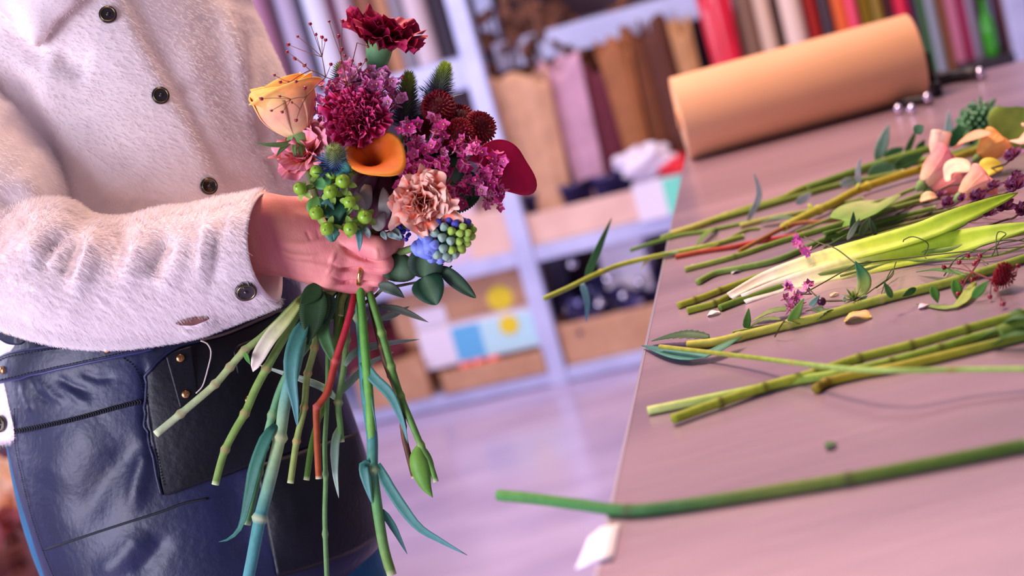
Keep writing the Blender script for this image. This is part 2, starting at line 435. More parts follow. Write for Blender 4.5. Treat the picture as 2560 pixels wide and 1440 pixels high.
m_bauble = mat('red_glass', '#ff4a2c', 0.12, spec=0.8, coat=0.6)
for k, x in enumerate((1165, 1198, 1236)):
    q = toroom(rk(x, 908 - 7 * k, 0.04)); mb = MB(); ball(mb, (0, 0, 0), 0.026, 16, 10); lathe(mb, [(.006, .024), (.006, .033), (.003, .036)], 10)
    mb.xf(np.eye(3), room(q[0], RACKD + 0.04, ZB + 0.006 + 0.062)); o = mk('red_bauble', mb, m_bauble); tag(o, 'shiny red glass bauble in the low kraft tray', 'bauble', 'red baubles in the low tray')
t, g = carton('brown_carton', (905, 1015), (1060, 925), 0.0, 0.3, m_kraft, 'small brown carton at the end of the bottom shelf near the apron', open_top=False, zbase=ZB, hh=0.13)
bundle('red_cloth', (940, 880), 0.14, 0.12, 0.1, 0.09, mat('dark_red_cloth', '#5a1426', 0.8), 'dark red folded cloth on the small brown carton', 'cloth', 21)
# middle shelf, other bay
t, g = carton('pink_carton', (1182, 640), (1296, 512), 0.03, 0.3, m_pinkcard, 'pale pink carton on the middle shelf behind the hyacinth', open_top=False, zbase=Z1)
t, g = carton('lilac_carton', (1000, 690), (1178, 500), 0.05, 0.3, mat('lilac_card', '#d9bfcf', 0.7), 'pale lilac carton on the middle shelf next to the pink one', open_top=False, zbase=Z1)

# ---- rolls and paper sleeves standing upright
def roll(px, wpx, col, label, off, zb=None, ztop=1.6, py=100, rough=0.55, col2=None, name='paper_roll', lean=0.0, cat='roll', group=None):
    q = toroom(rk(px, py, off)); r = max(0.012, wpx / 2 * (depth_of(rk(px, py, off)) / FPX)); z0 = Z1 if zb is None else zb
    m = mat('paper_' + col.strip('#'), col, rough, col2=col2, nscale=6)
    mb = MB(); a = np.linspace(0, 2 * math.pi, 25)[:-1]
    lathe(mb, [(r * .97, 0), (r, .004), (r, ztop - z0 - .004), (r * .97, ztop - z0), (r * .55, ztop - z0), (r * .55, ztop - z0 - .06)], 20)
    L = np.eye(3); L[0, 2] = lean
    R = np.stack([E1, E2, E3], 1)
    mb.xf(R @ L, room(q[0] - lean * (q[2] - z0), q[1], z0))
    return tag(mk(name, mb, m, None), label, cat, group)
def sleeve(px, wpx, col, label, off, zb, ztop, py=300, seed=0, flare=1.25, depth=0.35, rough=0.7, name='paper_sleeve', cat='wrapping paper', group=None, lean=0.0):
    """open paper bag or cone: flattened tube with folds, wider at the top"""
    q = toroom(rk(px, py, off)); w = wpx / 2 * (depth_of(rk(px, py, off)) / FPX)
    m = mat('sleeve_' + col.strip('#'), col, rough, col2=tuple(x * .8 for x in lin(col)), nscale=18)
    rs = np.random.RandomState(seed); ph = rs.rand(6) * 6.28
    nu, nv = 14, 40; V = []
    for i in range(nu):
        t = i / (nu - 1); k = 0.8 + (flare - 0.8) * t
        for j in range(nv):
            a = 2 * math.pi * j / nv
            f = 1 + 0.10 * t * math.sin(5 * a + ph[0] + 2 * t) + 0.06 * math.sin(9 * a + ph[1])
            z = zb + (ztop - zb) * t * (1 + 0.05 * math.sin(3 * a + ph[2]) * (t > .9))
            V.append(room(q[0] + w * k * f * math.cos(a) + lean * (z - q[2]), q[1] + w * depth * k * f * math.sin(a), z))
    mb = MB(); f = [[i * nv + j, i * nv + (j + 1) % nv, (i + 1) * nv + (j + 1) % nv, (i + 1) * nv + j] for i in range(nu - 1) for j in range(nv)]
    f.append(list(range(nv))[::-1]); mb.add(np.array(V), f)
    return tag(mk(name, mb, m, None, True, solid=0.002), label, cat, group)
# wrapping rolls in the bay behind the person
GL = 'wrapping rolls behind the florist'
for x, w, c, lb, off in ((655, 70, '#c98fae', 'mauve wrapping roll beside the jacket', .30), (728, 46, '#b7a9c4', 'pale grey-lilac wrapping roll, second from the jacket', .22),
                    (762, 26, '#4b4a5e', 'slim charcoal roll between the lilac and white rolls', .3), (800, 56, '#dfe0f6', 'bright white wrapping roll next to the charcoal one', .2),
                    (838, 22, '#a8486e', 'slim raspberry roll between two white rolls', .3), (872, 42, '#cdb9cb', 'pale pinkish-white roll above the dark carnation', .24),
                    (925, 58, '#a8715a', 'brown kraft roll above the dark carnation', .3), (968, 30, '#c28a63', 'tan kraft roll beside the brown one', .22),
                    (1003, 40, '#b3aebf', 'light grey roll between kraft and cream rolls', .3), (1050, 56, '#dcc7d0', 'cream wrapping roll near the post', .22), (1100, 30, '#5b566b', 'dark grey roll right beside the post', .3)):
    roll(x, w, c, lb, off, zb=Z2L, ztop=1.68, py=60, group=GL)
# middle bay: kraft bags and coloured sleeves on the middle shelf
GS = 'paper sleeves on the middle shelf'
sleeve(1315, 150, '#dba98a', 'large open beige kraft bag beside the post', .10, Z1, toroom(rk(1310, 192, .1))[2], py=300, seed=1, flare=1.08, depth=.5, group=GS)
sleeve(1432, 84, '#cf9fbb', 'pale pink translucent sleeve next to the beige bag', .13, Z1, toroom(rk(1432, 150, .13))[2], py=280, seed=2, group=GS)
sleeve(1500, 66, '#6a2038', 'burgundy sleeve next to the pale pink one', .16, Z1, toroom(rk(1480, 168, .16))[2], py=280, seed=3, group=GS)
sleeve(1563, 66, '#a2643c', 'warm brown kraft sleeve next to the burgundy one', .14, Z1, toroom(rk(1530, 110, .14))[2], py=250, seed=4, group=GS)
sleeve(1615, 60, '#7a4226', 'dark brown paper sleeve, third from the kraft roll', .17, Z1, toroom(rk(1600, 75, .17))[2], py=220, seed=5, group=GS)
sleeve(1668, 58, '#5a2a1c', 'very dark brown paper sleeve behind the kraft roll end', .14, Z1, toroom(rk(1650, 55, .14))[2], py=200, seed=6, group=GS)
sleeve(1718, 44, '#c08a5c', 'tan paper sleeve beside the red bag', .11, Z1, toroom(rk(1718, 60, .11))[2], py=150, seed=7, group=GS)
sleeve(1795, 62, '#e0203c', 'bright red glossy bag above the kraft roll', .08, Z1, toroom(rk(1795, -40, .08))[2], py=60, seed=8, rough=.25, name='gift_bag', cat='bag')
sleeve(1470, 50, '#b98aa0', 'mauve paper sleeve behind the burgundy one', .26, Z1, toroom(rk(1470, 230, .26))[2], py=330, seed=12, group=GS)
for k, (x, y, s, c) in enumerate(((1270, 150, .13, '#7a4a36'), (1390, 130, .12, '#5f3526'), (1470, 130, .10, '#8a523a'), (1330, 60, .10, '#8a5a48'), (1565, 95, .09, '#8f5b3e'))):
    mb = MB(); rs = random.Random(k); base = rk(x + 30, y + 160, .3)
    for j in range(60):
        tip = rk(x, y, .3) + E1 * rs.gauss(0, s * .55) + E2 * rs.gauss(0, .04) + E3 * rs.gauss(0, s * .5)
        tube(mb, [base + E1 * rs.gauss(0, .02), (base + tip) / 2 + E1 * rs.gauss(0, .01), tip], [.002, .003, .004], 5, 5)
        crumple(mb, tip, .018, .014, .02, j, (1, 1, 1), .3, 6, 7)
    tag(mk('dried_bunch', mb, mat('dried_' + c.strip('#'), c, .85, col2=tuple(v * .5 for v in lin(c)), nscale=40), None, False),
        ('rusty dried flower bunch above the beige bag', 'dark brown dried flower bunch behind the pink sleeve', 'reddish dried bunch above the burgundy sleeve', 'dusty brown dried bunch high beside the post', 'tan dried bunch above the brown sleeves')[k], 'dried flowers', 'dried bunches on the rack')
mb = MB(); q0 = toroom(rk(1395, 88, .2)); q1 = toroom(rk(1745, 20, .2))
# coloured rolls above and beyond the kraft roll
GR = 'coloured wrapping rolls behind the kraft roll'
for x, w, c, lb, off in ((1862, 54, '#8a6652', 'taupe paper roll next to the red bag', .16), (1905, 40, '#d3b29c', 'light beige paper roll above the kraft roll', .10), (1942, 26, '#6b4a3c', 'slim brown roll between two beige ones', .2),
                    (1975, 52, '#e3c6b6', 'cream paper roll beside the scarlet one', .08), (2022, 34, '#b3241c', 'scarlet roll next to the cream one', .14), (2060, 46, '#4f3844', 'dark mauve roll between scarlet and orange', .18),
                    (2098, 36, '#dd5f1e', 'orange roll above the kraft roll', .12), (2128, 26, '#ea4a68', 'coral pink roll beside the orange one', .1), (2158, 32, '#a88a1e', 'mustard roll next to the coral one', .16),
                    (2192, 26, '#8f7420', 'dark mustard roll, second of the mustard pair', .12), (2222, 30, '#5e1a2a', 'maroon roll beside the mustard pair', .16), (2254, 34, '#d1123e', 'crimson roll above the kraft roll end', .1), (2284, 22, '#6f3a72', 'purple roll above the kraft roll end', .16)):
    roll(x, w, c, lb, off, ztop=1.5, py=20, group=GR, rough=.4)
GG = 'thin rolls beyond the kraft roll end'
for x, w, c, lb, off in ((2318, 26, '#2f5a2c', 'dark green roll just past the kraft roll end', .1), (2340, 22, '#8c93a0', 'silver grey roll beside the dark green one', .06), (2366, 26, '#c98a66', 'salmon tan roll beside the silver one', .14),
                    (2392, 24, '#d07a9a', 'rose pink roll past the kraft roll', .1), (2418, 26, '#b0265c', 'magenta roll beside the rose pink one', .12), (2440, 24, '#7f7388', 'dull grey-violet roll beside the magenta one', .08),
                    (2468, 30, '#38202a', 'near-black plum roll before the green bottle', .16), (2512, 30, '#5c1428', 'deep wine roll behind the green bottle', .2), (2530, 22, '#c9a3ae', 'pale rose roll near the far post', .12)):
    roll(x, w, c, lb, off, ztop=1.5, py=90, group=GG, rough=.4)
q = toroom(rk(2478, 90, .03)); mb = MB()
lathe(mb, [(.016, 0), (.019, .01), (.019, .09), (.015, .11), (.008, .13), (.008, .155), (.0095, .157), (.0095, .165)], 20)
mb.xf(np.stack([E1, E2, E3], 1), room(q[0], RACKD + .03 + .03, q[2] - .06)); zb = q[2] - .06
tag(mk('green_bottle', mb, mat('green_glass', '#3fae1e', .1, trans=.25, spec=.6), None), 'bright green bottle standing among the dark rolls near the far post', 'bottle')
t, g = carton('dark_crate', (2420, 240), (2540, 150), 0.0, 0.3, m_dark, 'dark crate under the green bottle near the far post', open_top=False, zbase=Z1, hh=zb - Z1)

# things behind the person, low
q = onz(30, 1340, 0.0); qa, qb, _ = toroom(q); dd = depth_of(q)
mb = MB(); c = cp(20, 1180, 3.1); lathe(mb, [(.15, 0), (.16, .02), (.2, c[2] - .05), (.205, c[2] - .05), (.205, c[2]), (.19, c[2])], 28, None, None, (c[0], c[1], 0))
tag(mk('flower_bucket', mb, mat('dark_red_enamel', '#6a0f1e', .4), None, solid=.003), 'dark red flower bucket on the floor behind the florist', 'bucket')
GP = 'kraft paper bundles on the floor behind the florist'
for k, (x, y, d, s, c, lb) in enumerate(((15, 1265, 2.75, .10, '#d2b4a4', 'crumpled beige paper bundle leaning on the red bucket'), (70, 1330, 2.6, .085, '#a9705a', 'crumpled tan paper bundle next to the teal trousers'), (20, 1400, 2.5, .09, '#6a2430', 'rust brown paper bundle lowest of the pile'), (75, 1432, 2.45, .08, '#4a1c20', 'dark brown paper bundle beside the teal trousers'))):
    mb = MB(); c3 = cp(x, y, d); crumple(mb, c3, s, s, s * .8, 40 + k, (1, 1, 1), .35)
    tag(mk('paper_bundle', mb, mat('bundle_' + c.strip('#'), c, .75), None, False), lb, 'wrapping paper', GP)
mb = MB(); c3 = cp(45, 1420, 2.6); lo = c3[2] - .17
ca, cb, _ = toroom(c3); box(mb, ca - .22, ca + .2, cb - .15, cb + .25, 0, lo + .06)
tag(mk('wooden_crate', mb, mat('crate_wood', '#5a3328', .8), None, False, bevel=.004), 'dark wooden crate under the paper bundles behind the florist', 'crate')

# ------------------------------------------------------------------ kraft paper roll on the table
pL = onz(1722, 408, TZ); pR = onz(2318, 250, TZ); aL, bL, _ = toroom(pL); aR, bR, _ = toroom(pR)
r0 = 107 * depth_of((pL + pR) / 2) / FPX
pL2 = pL + E2 * r0 * 0.62 + E3 * r0; pR2 = pR + E2 * r0 * 0.62 + E3 * r0
ax = (pR2 - pL2); LEN = np.linalg.norm(ax); RR = frame(ax / LEN)
m_roll = mat('kraft_paper', '#d3a07e', 0.7, col2='#c8936f', nscale=3, stretch=(1, 1, 1))
kt = thing('kraft_paper_roll', (pL2 + pR2) / 2 - E3 * r0, 'thick roll of brown kraft paper lying at the back of the table', 'paper roll')
mb = MB(); lathe(mb, [(r0 * .25, 0), (r0 * .25, .0), (r0 * .99, 0), (r0, .002), (r0, LEN - .002), (r0 * .99, LEN), (r0 * .25, LEN), (r0 * .25, .0)], 64, None, RR, pL2, caps=False)
mk('paper_winding', mb, m_roll, kt)
mb = MB(); lathe(mb, [(r0 * .25, -.004), (r0 * .25, LEN + .004), (r0 * .2, LEN + .004), (r0 * .2, -.004), (r0 * .25, -.004)], 24, None, RR, pL2, caps=False); mk('core', mb, m_kraft, kt)
m_blk = mat('black_metal', '#1c1820', .4, metal=.3); m_chrome = mat('chrome', '#cfc9e8', .12, metal=1.0)
ds = thing('roll_dispenser', onz(2330, 240, TZ), 'black metal roll dispenser with chrome knobs at the kraft roll end', 'dispenser')
aE, bE, _ = toroom(pR2)
mb = MB(); box(mb, aE + .012, aE + .024, bE - r0 * .5, bE + r0 * 1.2, TZ, TZ + .02); box(mb, aE + .012, aE + .10, bE + r0 * 1.05, bE + r0 * 1.2, TZ, TZ + .018); mk('base_bar', mb, m_blk, ds, False, bevel=.002)
mb = MB(); tube(mb, [room(aE + .016, bE, TZ + .02), room(aE + .016, bE, TZ + r0)], .005, 4, 8); tube(mb, [room(aE + .016, bE, TZ + r0), room(aE - .01, bE, TZ + r0)], .005, 4, 8); mk('side_arm', mb, m_blk, ds)
for px, py, rr in ((2312, 216, .009), (2318, 243, .008)):
    p = onz(px, py, TZ + .012); mb = MB(); ball(mb, p, rr * .8, 14, 8); mk('knob', mb, m_chrome, ds)
mb = MB(); p0 = onz(2246, 273, TZ); p1 = onz(2330, 258, TZ); tube(mb, [p0 + E3 * .008, p1 + E3 * .008], .007, 4, 8); mk('front_rail', mb, m_blk, ds)
for px, py in ((2246, 272), (2279, 272)):
    p = onz(px, py, TZ + .008); mb = MB(); ball(mb, p, .0065, 12, 8); mk('rail_knob', mb, m_chrome, ds)
mb = MB(); p = onz(2450, 182, TZ + .01); tube(mb, [onz(2330, 214, TZ) + E3 * .012, p], .009, 5, 8); mk('cutter_bar', mb, m_blk, ds)
mb = MB(); ball(mb, p, .008, 12, 8); mk('cutter_knob', mb, m_chrome, ds)

# torn tape hanging on the table edge
mb = MB(); m_tape = mat('white_tape', '#efe6f4', .4)
G = []; zt = TZ + .0016
b0 = toroom(onz(1545, 1318, TZ))[1]; b1 = toroom(onz(1532, 1402, TZ))[1]
for s in np.linspace(0, 1, 7):
    b = b0 * (1 - s) + b1 * s; row = []
    for u, dz in ((.007, 0.0), (0.0, .0004), (-.004, .0002), (-.008, -.002 - .001 * math.sin(5 * s)), (-.012 - .003 * s, -.004)):
        row.append(room(TA0 + u, b + (.004 * s if u < -.01 else 0), zt + dz))
    G.append(row)
grid(mb, np.array(G)); tag(mk('tape_scrap', mb, m_tape, None, True, solid=.0006), 'torn scrap of white tape stuck on the table edge at the front', 'tape')
# ------------------------------------------------------------------ the florist
def seg_dist(X, Y, x0, y0, x1, y1):
    dx, dy = x1 - x0, y1 - y0; L2 = dx * dx + dy * dy + 1e-9
    t = np.clip(((X - x0) * dx + (Y - y0) * dy) / L2, 0, 1)
    return np.hypot(X - x0 - t * dx, Y - y0 - t * dy), t
def to_px(P):
    q = np.asarray(P) - CAM; d = q @ FWD
    return W / 2 + FPX * (q @ RT) / d, H / 2 - FPX * (q @ UPV) / d, d
def crease(P, N, lines, face=0.15):
    """push a surface out (+) or in (-) along cloth folds; each fold: points ..., width, height in mm"""
    X, Y, d = to_px(P); out = np.zeros(len(P))
    V = CAM - P; V /= np.linalg.norm(V, axis=1)[:, None]
    k = np.clip((np.sum(N * V, 1) - face) / 0.3, 0, 1)
    for pts, w, amp in lines:
        dm = np.full(len(P), 1e9); tt = np.zeros(len(P)); m = len(pts) - 1
        for i in range(m):
            ds_, t = seg_dist(X, Y, *pts[i], *pts[i + 1]); b = ds_ < dm
            dm[b] = ds_[b]; tt[b] = (i + t[b]) / m
        env = np.clip(np.minimum(tt, 1 - tt) / 0.25, 0.12, 1)
        out += amp * np.exp(-(dm / w) ** 2) * env
    return P + N * (out * k * 0.001)[:, None]
def grid_normals(G, wrap=True):
    """normals of a ring grid (rings, seg, 3)"""
    du = np.gradient(G, axis=0)
    dv = (np.roll(G, -1, 1) - np.roll(G, 1, 1)) if wrap else np.gradient(G, axis=1)
    n = np.cross(dv, du); n /= np.linalg.norm(n, axis=2)[:, :, None] + 1e-12
    return n
def loft(rows, nr, seg, a0=None, a1=None, power=2.0):
    """rows: (lx, ly, rx, ry, centre distance, half depth, scale) in frame pixels; a ring per row, half towards the camera first"""
    R = smooth_path(np.array(rows, float), nr) if len(rows) > 2 else np.array(rows, float)
    full = a0 is None
    ang = np.linspace(0, 2 * math.pi, seg, endpoint=False) if full else np.linspace(math.radians(a0), math.radians(a1), seg)
    G = np.zeros((len(R), seg, 3))
    for i, (lx, ly, rx, ry, d, hd) in enumerate(R[:, :6]):
        Lp, Rp = cp(lx, ly, d), cp(rx, ry, d); c = (Lp + Rp) / 2; a = (Rp - Lp) / 2
        ca, sa = np.cos(ang), np.sin(ang)
        if power != 2.0:
            ca = np.sign(ca) * np.abs(ca) ** (2 / power); sa = np.sign(sa) * np.abs(sa) ** (2 / power)
        G[i] = c + ca[:, None] * a - sa[:, None] * FWD * hd
    n = grid_normals(G, full)
    c = G.mean(1, keepdims=True)
    if np.sum(n * (G - c)) < 0: n = -n
    return G, n
def grid_mb(G, wrap=True, capends=False):
    mb = MB(); grid(mb, G, wrap=wrap)
    if capends:
        s = G.shape[1]; m = G.shape[0]
        mb.f.append(list(range(s))); mb.f.append([(m - 1) * s + j for j in range(s)][::-1]); mb.mi += [0, 0]
    return mb
def orient(mb, c):
    """flip the faces of a closed shell so they look away from c"""
    v = mb.verts(); s = 0
    for q in mb.f[:: max(1, len(mb.f) // 400)]:
        a, b, d = v[q[0]], v[q[1]], v[q[2]]
        s += np.dot(np.cross(b - a, d - a), a - c)
    if s < 0: mb.f = [q[::-1] for q in mb.f]
    return mb
def bvh(mb): return BVHTree.FromPolygons([tuple(v) for v in mb.verts()], mb.f)
def proj(tree, px, py, off=0.0):
    r = ray(px, py); h = tree.ray_cast(Vector(CAM), Vector(r / np.linalg.norm(r)))
    if h[0] is None:
        c = cp(px, py, D0 + 0.12); p, n, _, _ = tree.find_nearest(Vector(c))
    else: p, n = h[0], h[1]
    p, n = np.array(p), np.array(n)
    if np.dot(n, CAM - p) < 0: n = -n
    return p + n * off, n

m_fabric = mat('jacket_wool', '#f2e3e4', 0.95, spec=0.1, col2='#ecdcde', nscale=60, sheen=0.25)
m_fur = mat('jacket_fuzz', '#fbf1f1', 0.9, spec=0.1)
m_leather = mat('navy_leather', '#12162f', 0.42, spec=0.45, col2='#1d2248', nscale=9, bump=0.3, bscale=150)
m_leather2 = mat('navy_leather_shaded', '#06080f', 0.45, spec=0.35, col2='#0b0d18', nscale=30, bump=0.3, bscale=150)  # darkened copy of the leather: shade painted into pouch, straps and pocket
m_thread = mat('dark_thread', '#0b0d1a', 0.7)
m_copper = mat('copper_rivet', '#b98a5a', 0.28, metal=1.0)
m_teal = mat('teal_trousers', '#125a7e', 0.8, col2='#0e4f70', nscale=50)
m_skin = mat('skin', '#ea9a8c', 0.47, spec=0.35, col2='#da7a80', nscale=45, nlow=.38, nhigh=.68, bump=0.16, bscale=800, stretch=(1.3, 1.3, .3), sss=0.25)
m_gold = mat('gold', '#e2b06a', 0.18, metal=1.0)
m_btn = mat('button_dark', '#241c1e', 0.15, coat=0.5); m_brass = mat('button_brass', '#8d7c56', 0.3, metal=1.0)

# ---- hand: a smooth blend of tapered capsules, meshed with surface nets
def surface_nets(f, org, h):
    s = f < 0; nx, ny, nz = f.shape
    corner = [(i, j, k) for i in (0, 1) for j in (0, 1) for k in (0, 1)]
    S = [s[i:nx - 1 + i, j:ny - 1 + j, k:nz - 1 + k] for i, j, k in corner]
    cnt = sum(a.astype(np.int8) for a in S); act = (cnt > 0) & (cnt < 8)
    I = np.argwhere(act); idx = -np.ones(act.shape, int); idx[act] = np.arange(len(I))
    F8 = np.stack([f[I[:, 0] + i, I[:, 1] + j, I[:, 2] + k] for i, j, k in corner], 1)
    C = np.array(corner, float); pos = np.zeros((len(I), 3)); n = np.zeros(len(I))
    for a in range(8):
        for b in range(a + 1, 8):
            if np.abs(C[a] - C[b]).sum() != 1: continue
            fa, fb = F8[:, a], F8[:, b]; m = (fa < 0) != (fb < 0)
            t = np.where(m, fa / np.where(m, fa - fb, 1), 0)
            pos += np.where(m[:, None], C[a] + t[:, None] * (C[b] - C[a]), 0); n += m
    V = (I + pos / n[:, None]) * h + np.asarray(org)
    faces = []
    for ax in range(3):
        u, v = (ax + 1) % 3, (ax + 2) % 3
        sl0 = [slice(None)] * 3; sl1 = [slice(None)] * 3
        sl0[ax] = slice(0, -1); sl1[ax] = slice(1, None)
        a, b = s[tuple(sl0)], s[tuple(sl1)]
        E = np.argwhere(a != b)
        E = E[(E[:, u] > 0) & (E[:, v] > 0) & (E[:, u] < f.shape[u] - 1) & (E[:, v] < f.shape[v] - 1)]
        fl = a[E[:, 0], E[:, 1], E[:, 2]]
        q = []
        for du, dv in ((-1, -1), (0, -1), (0, 0), (-1, 0)):
            e = E.copy(); e[:, u] += du; e[:, v] += dv; q.append(idx[e[:, 0], e[:, 1], e[:, 2]])
        Q = np.stack(q, 1); Q[~fl] = Q[~fl][:, ::-1]
        faces.append(Q)
    return V, np.concatenate(faces)
HC = (830, 620); S_ = MM * 1000
def hx(px, py, z): return np.array([(px - HC[0]) * S_, (HC[1] - py) * S_, z], float)
hand_caps = dict(
    arm=[(hx(380, 610, 4), hx(655, 548, 4), 21, 19), (hx(380, 665, 4), hx(668, 622, 5), 21, 18)],
    palm=[(hx(640, 548, 2), hx(872, 596, 3), 18, 10.5), (hx(650, 575, 0), hx(838, 634, 0), 18, 11.5),
          (hx(655, 600, 1), hx(824, 672, 1), 17, 10.5), (hx(660, 628, 4), hx(812, 694, 4), 15, 9.5),
          (hx(700, 590, 12), hx(840, 640, 14), 14, 11)],
    thumb=[(hx(668, 535, 6), hx(775, 527, 20), 15, 13), (hx(775, 527, 20), hx(850, 535, 44), 12, 9.5), (hx(850, 535, 44), hx(905, 560, 58), 9.5, 7)],
    index=[(hx(868, 602, 1), hx(948, 622, -9), 10.4, 9.6), (hx(948, 622, -9), hx(980, 604, 15), 9.4, 8.6), (hx(980, 604, 15), hx(960, 602, 40), 8.6, 7.5), (hx(960, 602, 40), hx(925, 606, 50), 7.5, 6.5)],
    middle=[(hx(838, 642, 3), hx(957, 659, 4), 10.0, 8.4), (hx(957, 659, 4), hx(962, 654, 26), 8.6, 8.0), (hx(962, 654, 26), hx(925, 650, 44), 8.0, 7), (hx(925, 650, 44), hx(890, 650, 48), 7, 6)],
    ring=[(hx(826, 674, 6), hx(940, 691, 10), 9.4, 8.0), (hx(940, 691, 10), hx(944, 687, 27), 8.2, 7.6), (hx(944, 687, 27), hx(905, 682, 42), 7.6, 6.8), (hx(905, 682, 42), hx(875, 682, 46), 6.8, 6)],
    pinky=[(hx(814, 698, 8), hx(908, 718, 16), 8.8, 7.5), (hx(908, 718, 16), hx(916, 713, 27), 7.6, 7), (hx(916, 713, 27), hx(885, 710, 38), 6.8, 6), (hx(885, 710, 38), hx(862, 708, 40), 6, 5.2)])
def build_hand():
    lo = np.array([-135.0, -50, -28]); hi = np.array([62.0, 58, 74]); h = 0.95
    n = np.ceil((hi - lo) / h).astype(int)
    g = np.stack(np.meshgrid(*[lo[k] + h * np.arange(n[k]) for k in range(3)], indexing='ij'), -1).astype(np.float32)
    def cap(a, b, ra, rb):
        d = b - a; t = np.clip(((g - a.astype(np.float32)) @ d.astype(np.float32)) / float(d @ d), 0, 1)
        return np.linalg.norm(g - (a + 0 * d).astype(np.float32) - t[..., None] * d.astype(np.float32), axis=-1) - (ra + (rb - ra) * t)
    def smin(a, b, k):
        q = np.clip(0.5 + 0.5 * (b - a) / k, 0, 1); return b * (1 - q) + a * q - k * q * (1 - q)
    def chain(key, k):
        f = None
        for c in hand_caps[key]:
            e = cap(*c); f = e if f is None else smin(f, e, k)
        return f
    base = smin(chain('arm', 10), chain('palm', 7), 12)
    base = smin(base, chain('thumb', 4), 8)
    f = base
    fingers = None
    for key in ('pinky', 'ring', 'middle', 'index'):
        e = chain(key, 2.2)
        fingers = e if fingers is None else smin(fingers, e, 0.5)
    f = smin(base, fingers, 3.6)
    # knuckles
    for px, py, r in ((838, 640, 9.5), (826, 668, 8.5), (872, 600, 9), (950, 627, 8)):
        pass
    V, Q = surface_nets(f, lo, h)
    return V, Q
DT_ = D0 + 0.175
hv, hq = build_hand()
def vnormals(V, Q):
    N = np.zeros_like(V); fn = np.cross(V[Q[:, 2]] - V[Q[:, 0]], V[Q[:, 3]] - V[Q[:, 1]])
    for k in range(4): np.add.at(N, Q[:, k], fn)
    return N / (np.linalg.norm(N, axis=1)[:, None] + 1e-12)
# relax, then raise veins, tendons and knuckles, cut wrinkles
def relax(V, Q, it):
    for _ in range(it):
        A = np.zeros_like(V); c = np.zeros(len(V))
        for a, b in ((0, 1), (1, 2), (2, 3), (3, 0)):
            np.add.at(A, Q[:, a], V[Q[:, b]]); np.add.at(A, Q[:, b], V[Q[:, a]]); np.add.at(c, Q[:, a], 1); np.add.at(c, Q[:, b], 1)
        V = V * 0.5 + 0.5 * A / c[:, None]
    return V
hv = relax(hv, hq, 2)
OH = cp(*HC, D0)
def hand_world(v): return OH + np.outer(v[:, 0], RT) * .001 + np.outer(v[:, 1], UPV) * .001 + np.outer(v[:, 2], FWD) * .001
hw = hand_world(hv)
hn = vnormals(hw, hq)
if np.mean(np.sum(hn * (hw - hw.mean(0)), 1)) < 0: hn = -hn; hq = hq[:, ::-1]
hw = crease(hw, hn, [
    (((690, 605), (760, 612), (845, 592)), 9, 1.2), (((690, 622), (727, 636), (778, 641), (800, 632)), 5, 1.0), (((735, 650), (790, 662), (826, 668)), 7, 0.8),
    (((700, 640), (735, 655), (770, 655)), 4, 0.7), (((825, 642), (838, 648)), 13, 2.0), (((818, 672), (828, 680)), 10, 1.0), (((765, 575), (778, 605)), 3.5, -0.8), (((792, 570), (798, 600)), 4, -0.5),
    (((846, 606), (868, 627), (900, 645), (945, 656)), 3.2, -3.2), (((848, 628), (880, 648), (930, 668)), 5, 0.5), (((846, 676), (885, 672), (970, 676)), 3, -3.0),
    (((846, 710), (880, 704), (950, 708)), 3, -3.0), (((820, 655), (850, 672), (870, 672)), 4, -0.8), (((825, 690), (850, 703), (868, 706)), 4, -0.8),
    (((872, 560), (900, 600), (936, 620)), 14, 0.8), (((940, 618), (944, 650)), 6, 1.0), (((928, 625), (930, 645)), 2.2, -0.5), (((935, 622), (936, 648)), 2.0, -0.4),
    (((700, 660), (760, 690), (830, 705)), 8, -0.5)], face=0.1)
mb = MB(); mb.add(hw, hq.tolist())
# head and neck, above the frame
HO = cp(150, -330, D0 + .175); HY = E3; HZ = RT0 * .72 - np.array([0, 1, 0]) * .62 - E3 * .25; HZ /= np.linalg.norm(HZ)
HX = np.cross(HY, HZ); HX /= np.linalg.norm(HX); HY = np.cross(HZ, HX)
def head_world(v): return HO + np.outer(v[:, 0], HX) * .001 + np.outer(v[:, 1], HY) * .001 + np.outer(v[:, 2], HZ) * .001
def ell(g, c, r):
    q = (g - np.array(c, np.float32)) / np.array(r, np.float32); k = np.linalg.norm(q, axis=-1); return (k - 1) * min(r)
def cps(g, a, b, ra, rb):
    a, b = np.array(a, np.float32), np.array(b, np.float32); d = b - a; t = np.clip(((g - a) @ d) / float(d @ d), 0, 1); return np.linalg.norm(g - a - t[..., None] * d, axis=-1) - (ra + (rb - ra) * t)
def sm_(a, b, k):
    q = np.clip(0.5 + 0.5 * (b - a) / k, 0, 1); return b * (1 - q) + a * q - k * q * (1 - q)
def gridpts(lo, hi, h):
    return np.stack(np.meshgrid(*[np.arange(lo[k], hi[k], h) for k in range(3)], indexing='ij'), -1).astype(np.float32)
lo = np.array([-100., -110, -125]); g = gridpts(lo, (100, 232, 125), 3.0)
f = sm_(ell(g, (0, 118, -8), (73, 98, 92)), ell(g, (0, 62, 26), (51, 60, 55)), 22)
f = sm_(f, cps(g, (0, -90, -25), (0, 50, -18), 54, 48), 18)
f = sm_(f, cps(g, (0, 104, 84), (0, 78, 98), 6, 9), 9)
for s in (-1, 1):
    f = sm_(f, ell(g, (74 * s, 92, -8), (7, 27, 16)), 5); f = sm_(f, ell(g, (30 * s, 118, 76), (20, 6, 10)), 8); f = np.maximum(f, -ell(g, (29 * s, 103, 92), (15, 9, 16)))
f = sm_(f, cps(g, (-16, 48, 76), (16, 48, 76), 6, 6), 6)
V_, Q_ = surface_nets(f, lo, 3.0); V_ = relax(V_, Q_, 2); Vw = head_world(V_)
